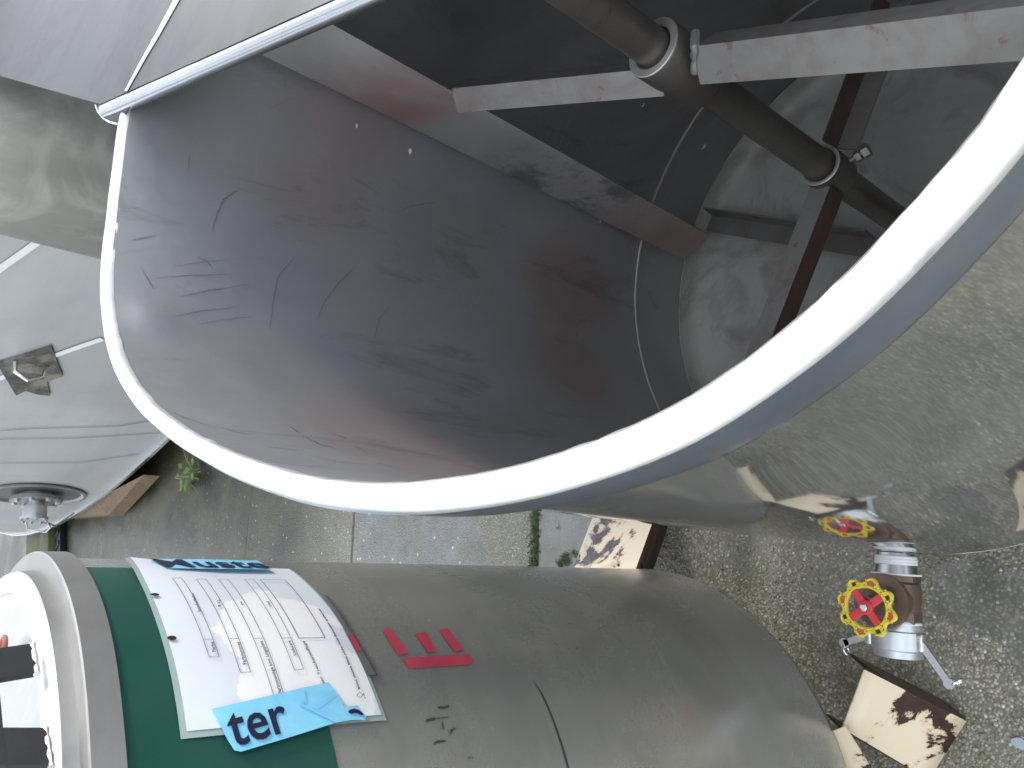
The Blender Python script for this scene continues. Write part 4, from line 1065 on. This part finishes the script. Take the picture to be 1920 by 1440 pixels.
for k in range(30):
    a = rr.random()*2*pi; r_ = .015+.09*rr.random(); h = .02+.08*rr.random()
    c = w0+Vector((cos(a)*r_, sin(a)*r_*1.4, h)); l = .022+.02*rr.random()
    t = Vector((cos(a), sin(a), rr.uniform(-.3, .5))).normalized(); b = Vector((-sin(a), cos(a), rr.uniform(-.3, .3)))
    bm.faces.new([bm.verts.new(c-t*l), bm.verts.new(c+b*l*.5), bm.verts.new(c+t*l), bm.verts.new(c-b*l*.5)])
build('leaves', bm, M_leaf, wd, smooth=False)
bm = bmesh.new()
for k in range(9):
    a = rr.random()*2*pi; r_ = .07+.12*rr.random()
    tube(bm, [w0, w0+Vector((cos(a)*r_*.5, sin(a)*r_*.6, .06)), w0+Vector((cos(a)*r_, sin(a)*r_*1.3, .03+.06*rr.random()))], .003, 5)
build('stem', bm, M_dry, wd)
bm = bmesh.new(); q = at(1912, 1395, .004)
pts = [q+Vector((.011*cos(2*pi*k/9)*(.8+.4*rr.random()), .014*sin(2*pi*k/9)*(.8+.4*rr.random()), .002*rr.random())) for k in range(9)]
slab(bm, pts, .002, nrm=up); sc_o = build('plastic_scrap', bm, M_bluescrap, None, origin=tuple(q)); tag(sc_o, 'pale blue scrap of plastic lying on the pavement', 'scrap')

# ------------------------------------------------------------------ light
SUN_EL, SUN_AZ = radians(41), radians(60)       # azimuth from forward (+y) towards the right (+x)
sd = Vector((cos(SUN_EL)*sin(SUN_AZ), cos(SUN_EL)*cos(SUN_AZ), sin(SUN_EL)))
L = bpy.data.lights.new('sun', 'SUN'); L.energy = 1.25; L.angle = radians(10); L.color = (1, .96, .9)
so = bpy.data.objects.new('sun', L); COL.objects.link(so); so.rotation_euler = sd.to_track_quat('Z', 'Y').to_euler(); so.location = sd*20
W = bpy.data.worlds.new('World'); S.world = W; W.use_nodes = True
nt = W.node_tree; nt.nodes.clear()
wo = nt.nodes.new('ShaderNodeOutputWorld'); bg = nt.nodes.new('ShaderNodeBackground'); bg.inputs[1].default_value = .15
sky = nt.nodes.new('ShaderNodeTexSky'); sky.sky_type = 'NISHITA'; sky.sun_disc = False
sky.sun_elevation = SUN_EL; sky.sun_rotation = SUN_AZ; sky.dust_density = 2.0
tcn = nt.nodes.new('ShaderNodeTexCoord'); mpn = nt.nodes.new('ShaderNodeMapping'); mpn.inputs['Scale'].default_value = (1, 1, 2.2)
cn = nt.nodes.new('ShaderNodeTexNoise'); cn.inputs['Scale'].default_value = 2.0; cn.inputs['Detail'].default_value = 7; cn.inputs['Roughness'].default_value = .55
cr = nt.nodes.new('ShaderNodeValToRGB'); cr.color_ramp.elements[0].position = .36; cr.color_ramp.elements[1].position = .56
cc = nt.nodes.new('ShaderNodeValToRGB'); cc.color_ramp.elements[0].position = .4; cc.color_ramp.elements[0].color = (10.4, 10.7, 11.0, 1); cc.color_ramp.elements[1].position = .75; cc.color_ramp.elements[1].color = (5.6, 6.0, 6.5, 1)
mx = nt.nodes.new('ShaderNodeMix'); mx.data_type = 'RGBA'
lk = nt.links.new
lk(tcn.outputs['Generated'], mpn.inputs[0]); lk(mpn.outputs[0], cn.inputs['Vector']); lk(cn.outputs['Fac'], cr.inputs[0]); lk(cn.outputs['Fac'], cc.inputs[0])
lk(cr.outputs[0], mx.inputs[0]); lk(sky.outputs[0], mx.inputs[6]); lk(cc.outputs[0], mx.inputs[7]); lk(mx.outputs[2], bg.inputs[0]); lk(bg.outputs[0], wo.inputs[0])

# ------------------------------------------------------------------ camera and colour management
cd = bpy.data.cameras.new('camera'); co_ = bpy.data.objects.new('camera', cd); COL.objects.link(co_)
ex, ey, ez = cam2w(Vector((1, 0, 0))), cam2w(Vector((0, -1, 0))), cam2w(Vector((0, 0, -1)))
M4 = Matrix((ex, ey, ez)).transposed().to_4x4(); M4.translation = CAM
co_.matrix_world = M4
cd.dof.use_dof = True; cd.dof.focus_distance = 1.25; cd.dof.aperture_fstop = 16
cd.sensor_fit = 'HORIZONTAL'; cd.sensor_width = 36; cd.lens = 36*F/1920; cd.clip_start = .01; cd.clip_end = 2000
S.camera = co_
S.view_settings.view_transform = 'Standard'; S.view_settings.look = 'None'; S.view_settings.exposure = 0.72; S.view_settings.gamma = 1
S.render.engine = 'CYCLES'; S.cycles.max_bounces = 10; S.cycles.use_denoising = True
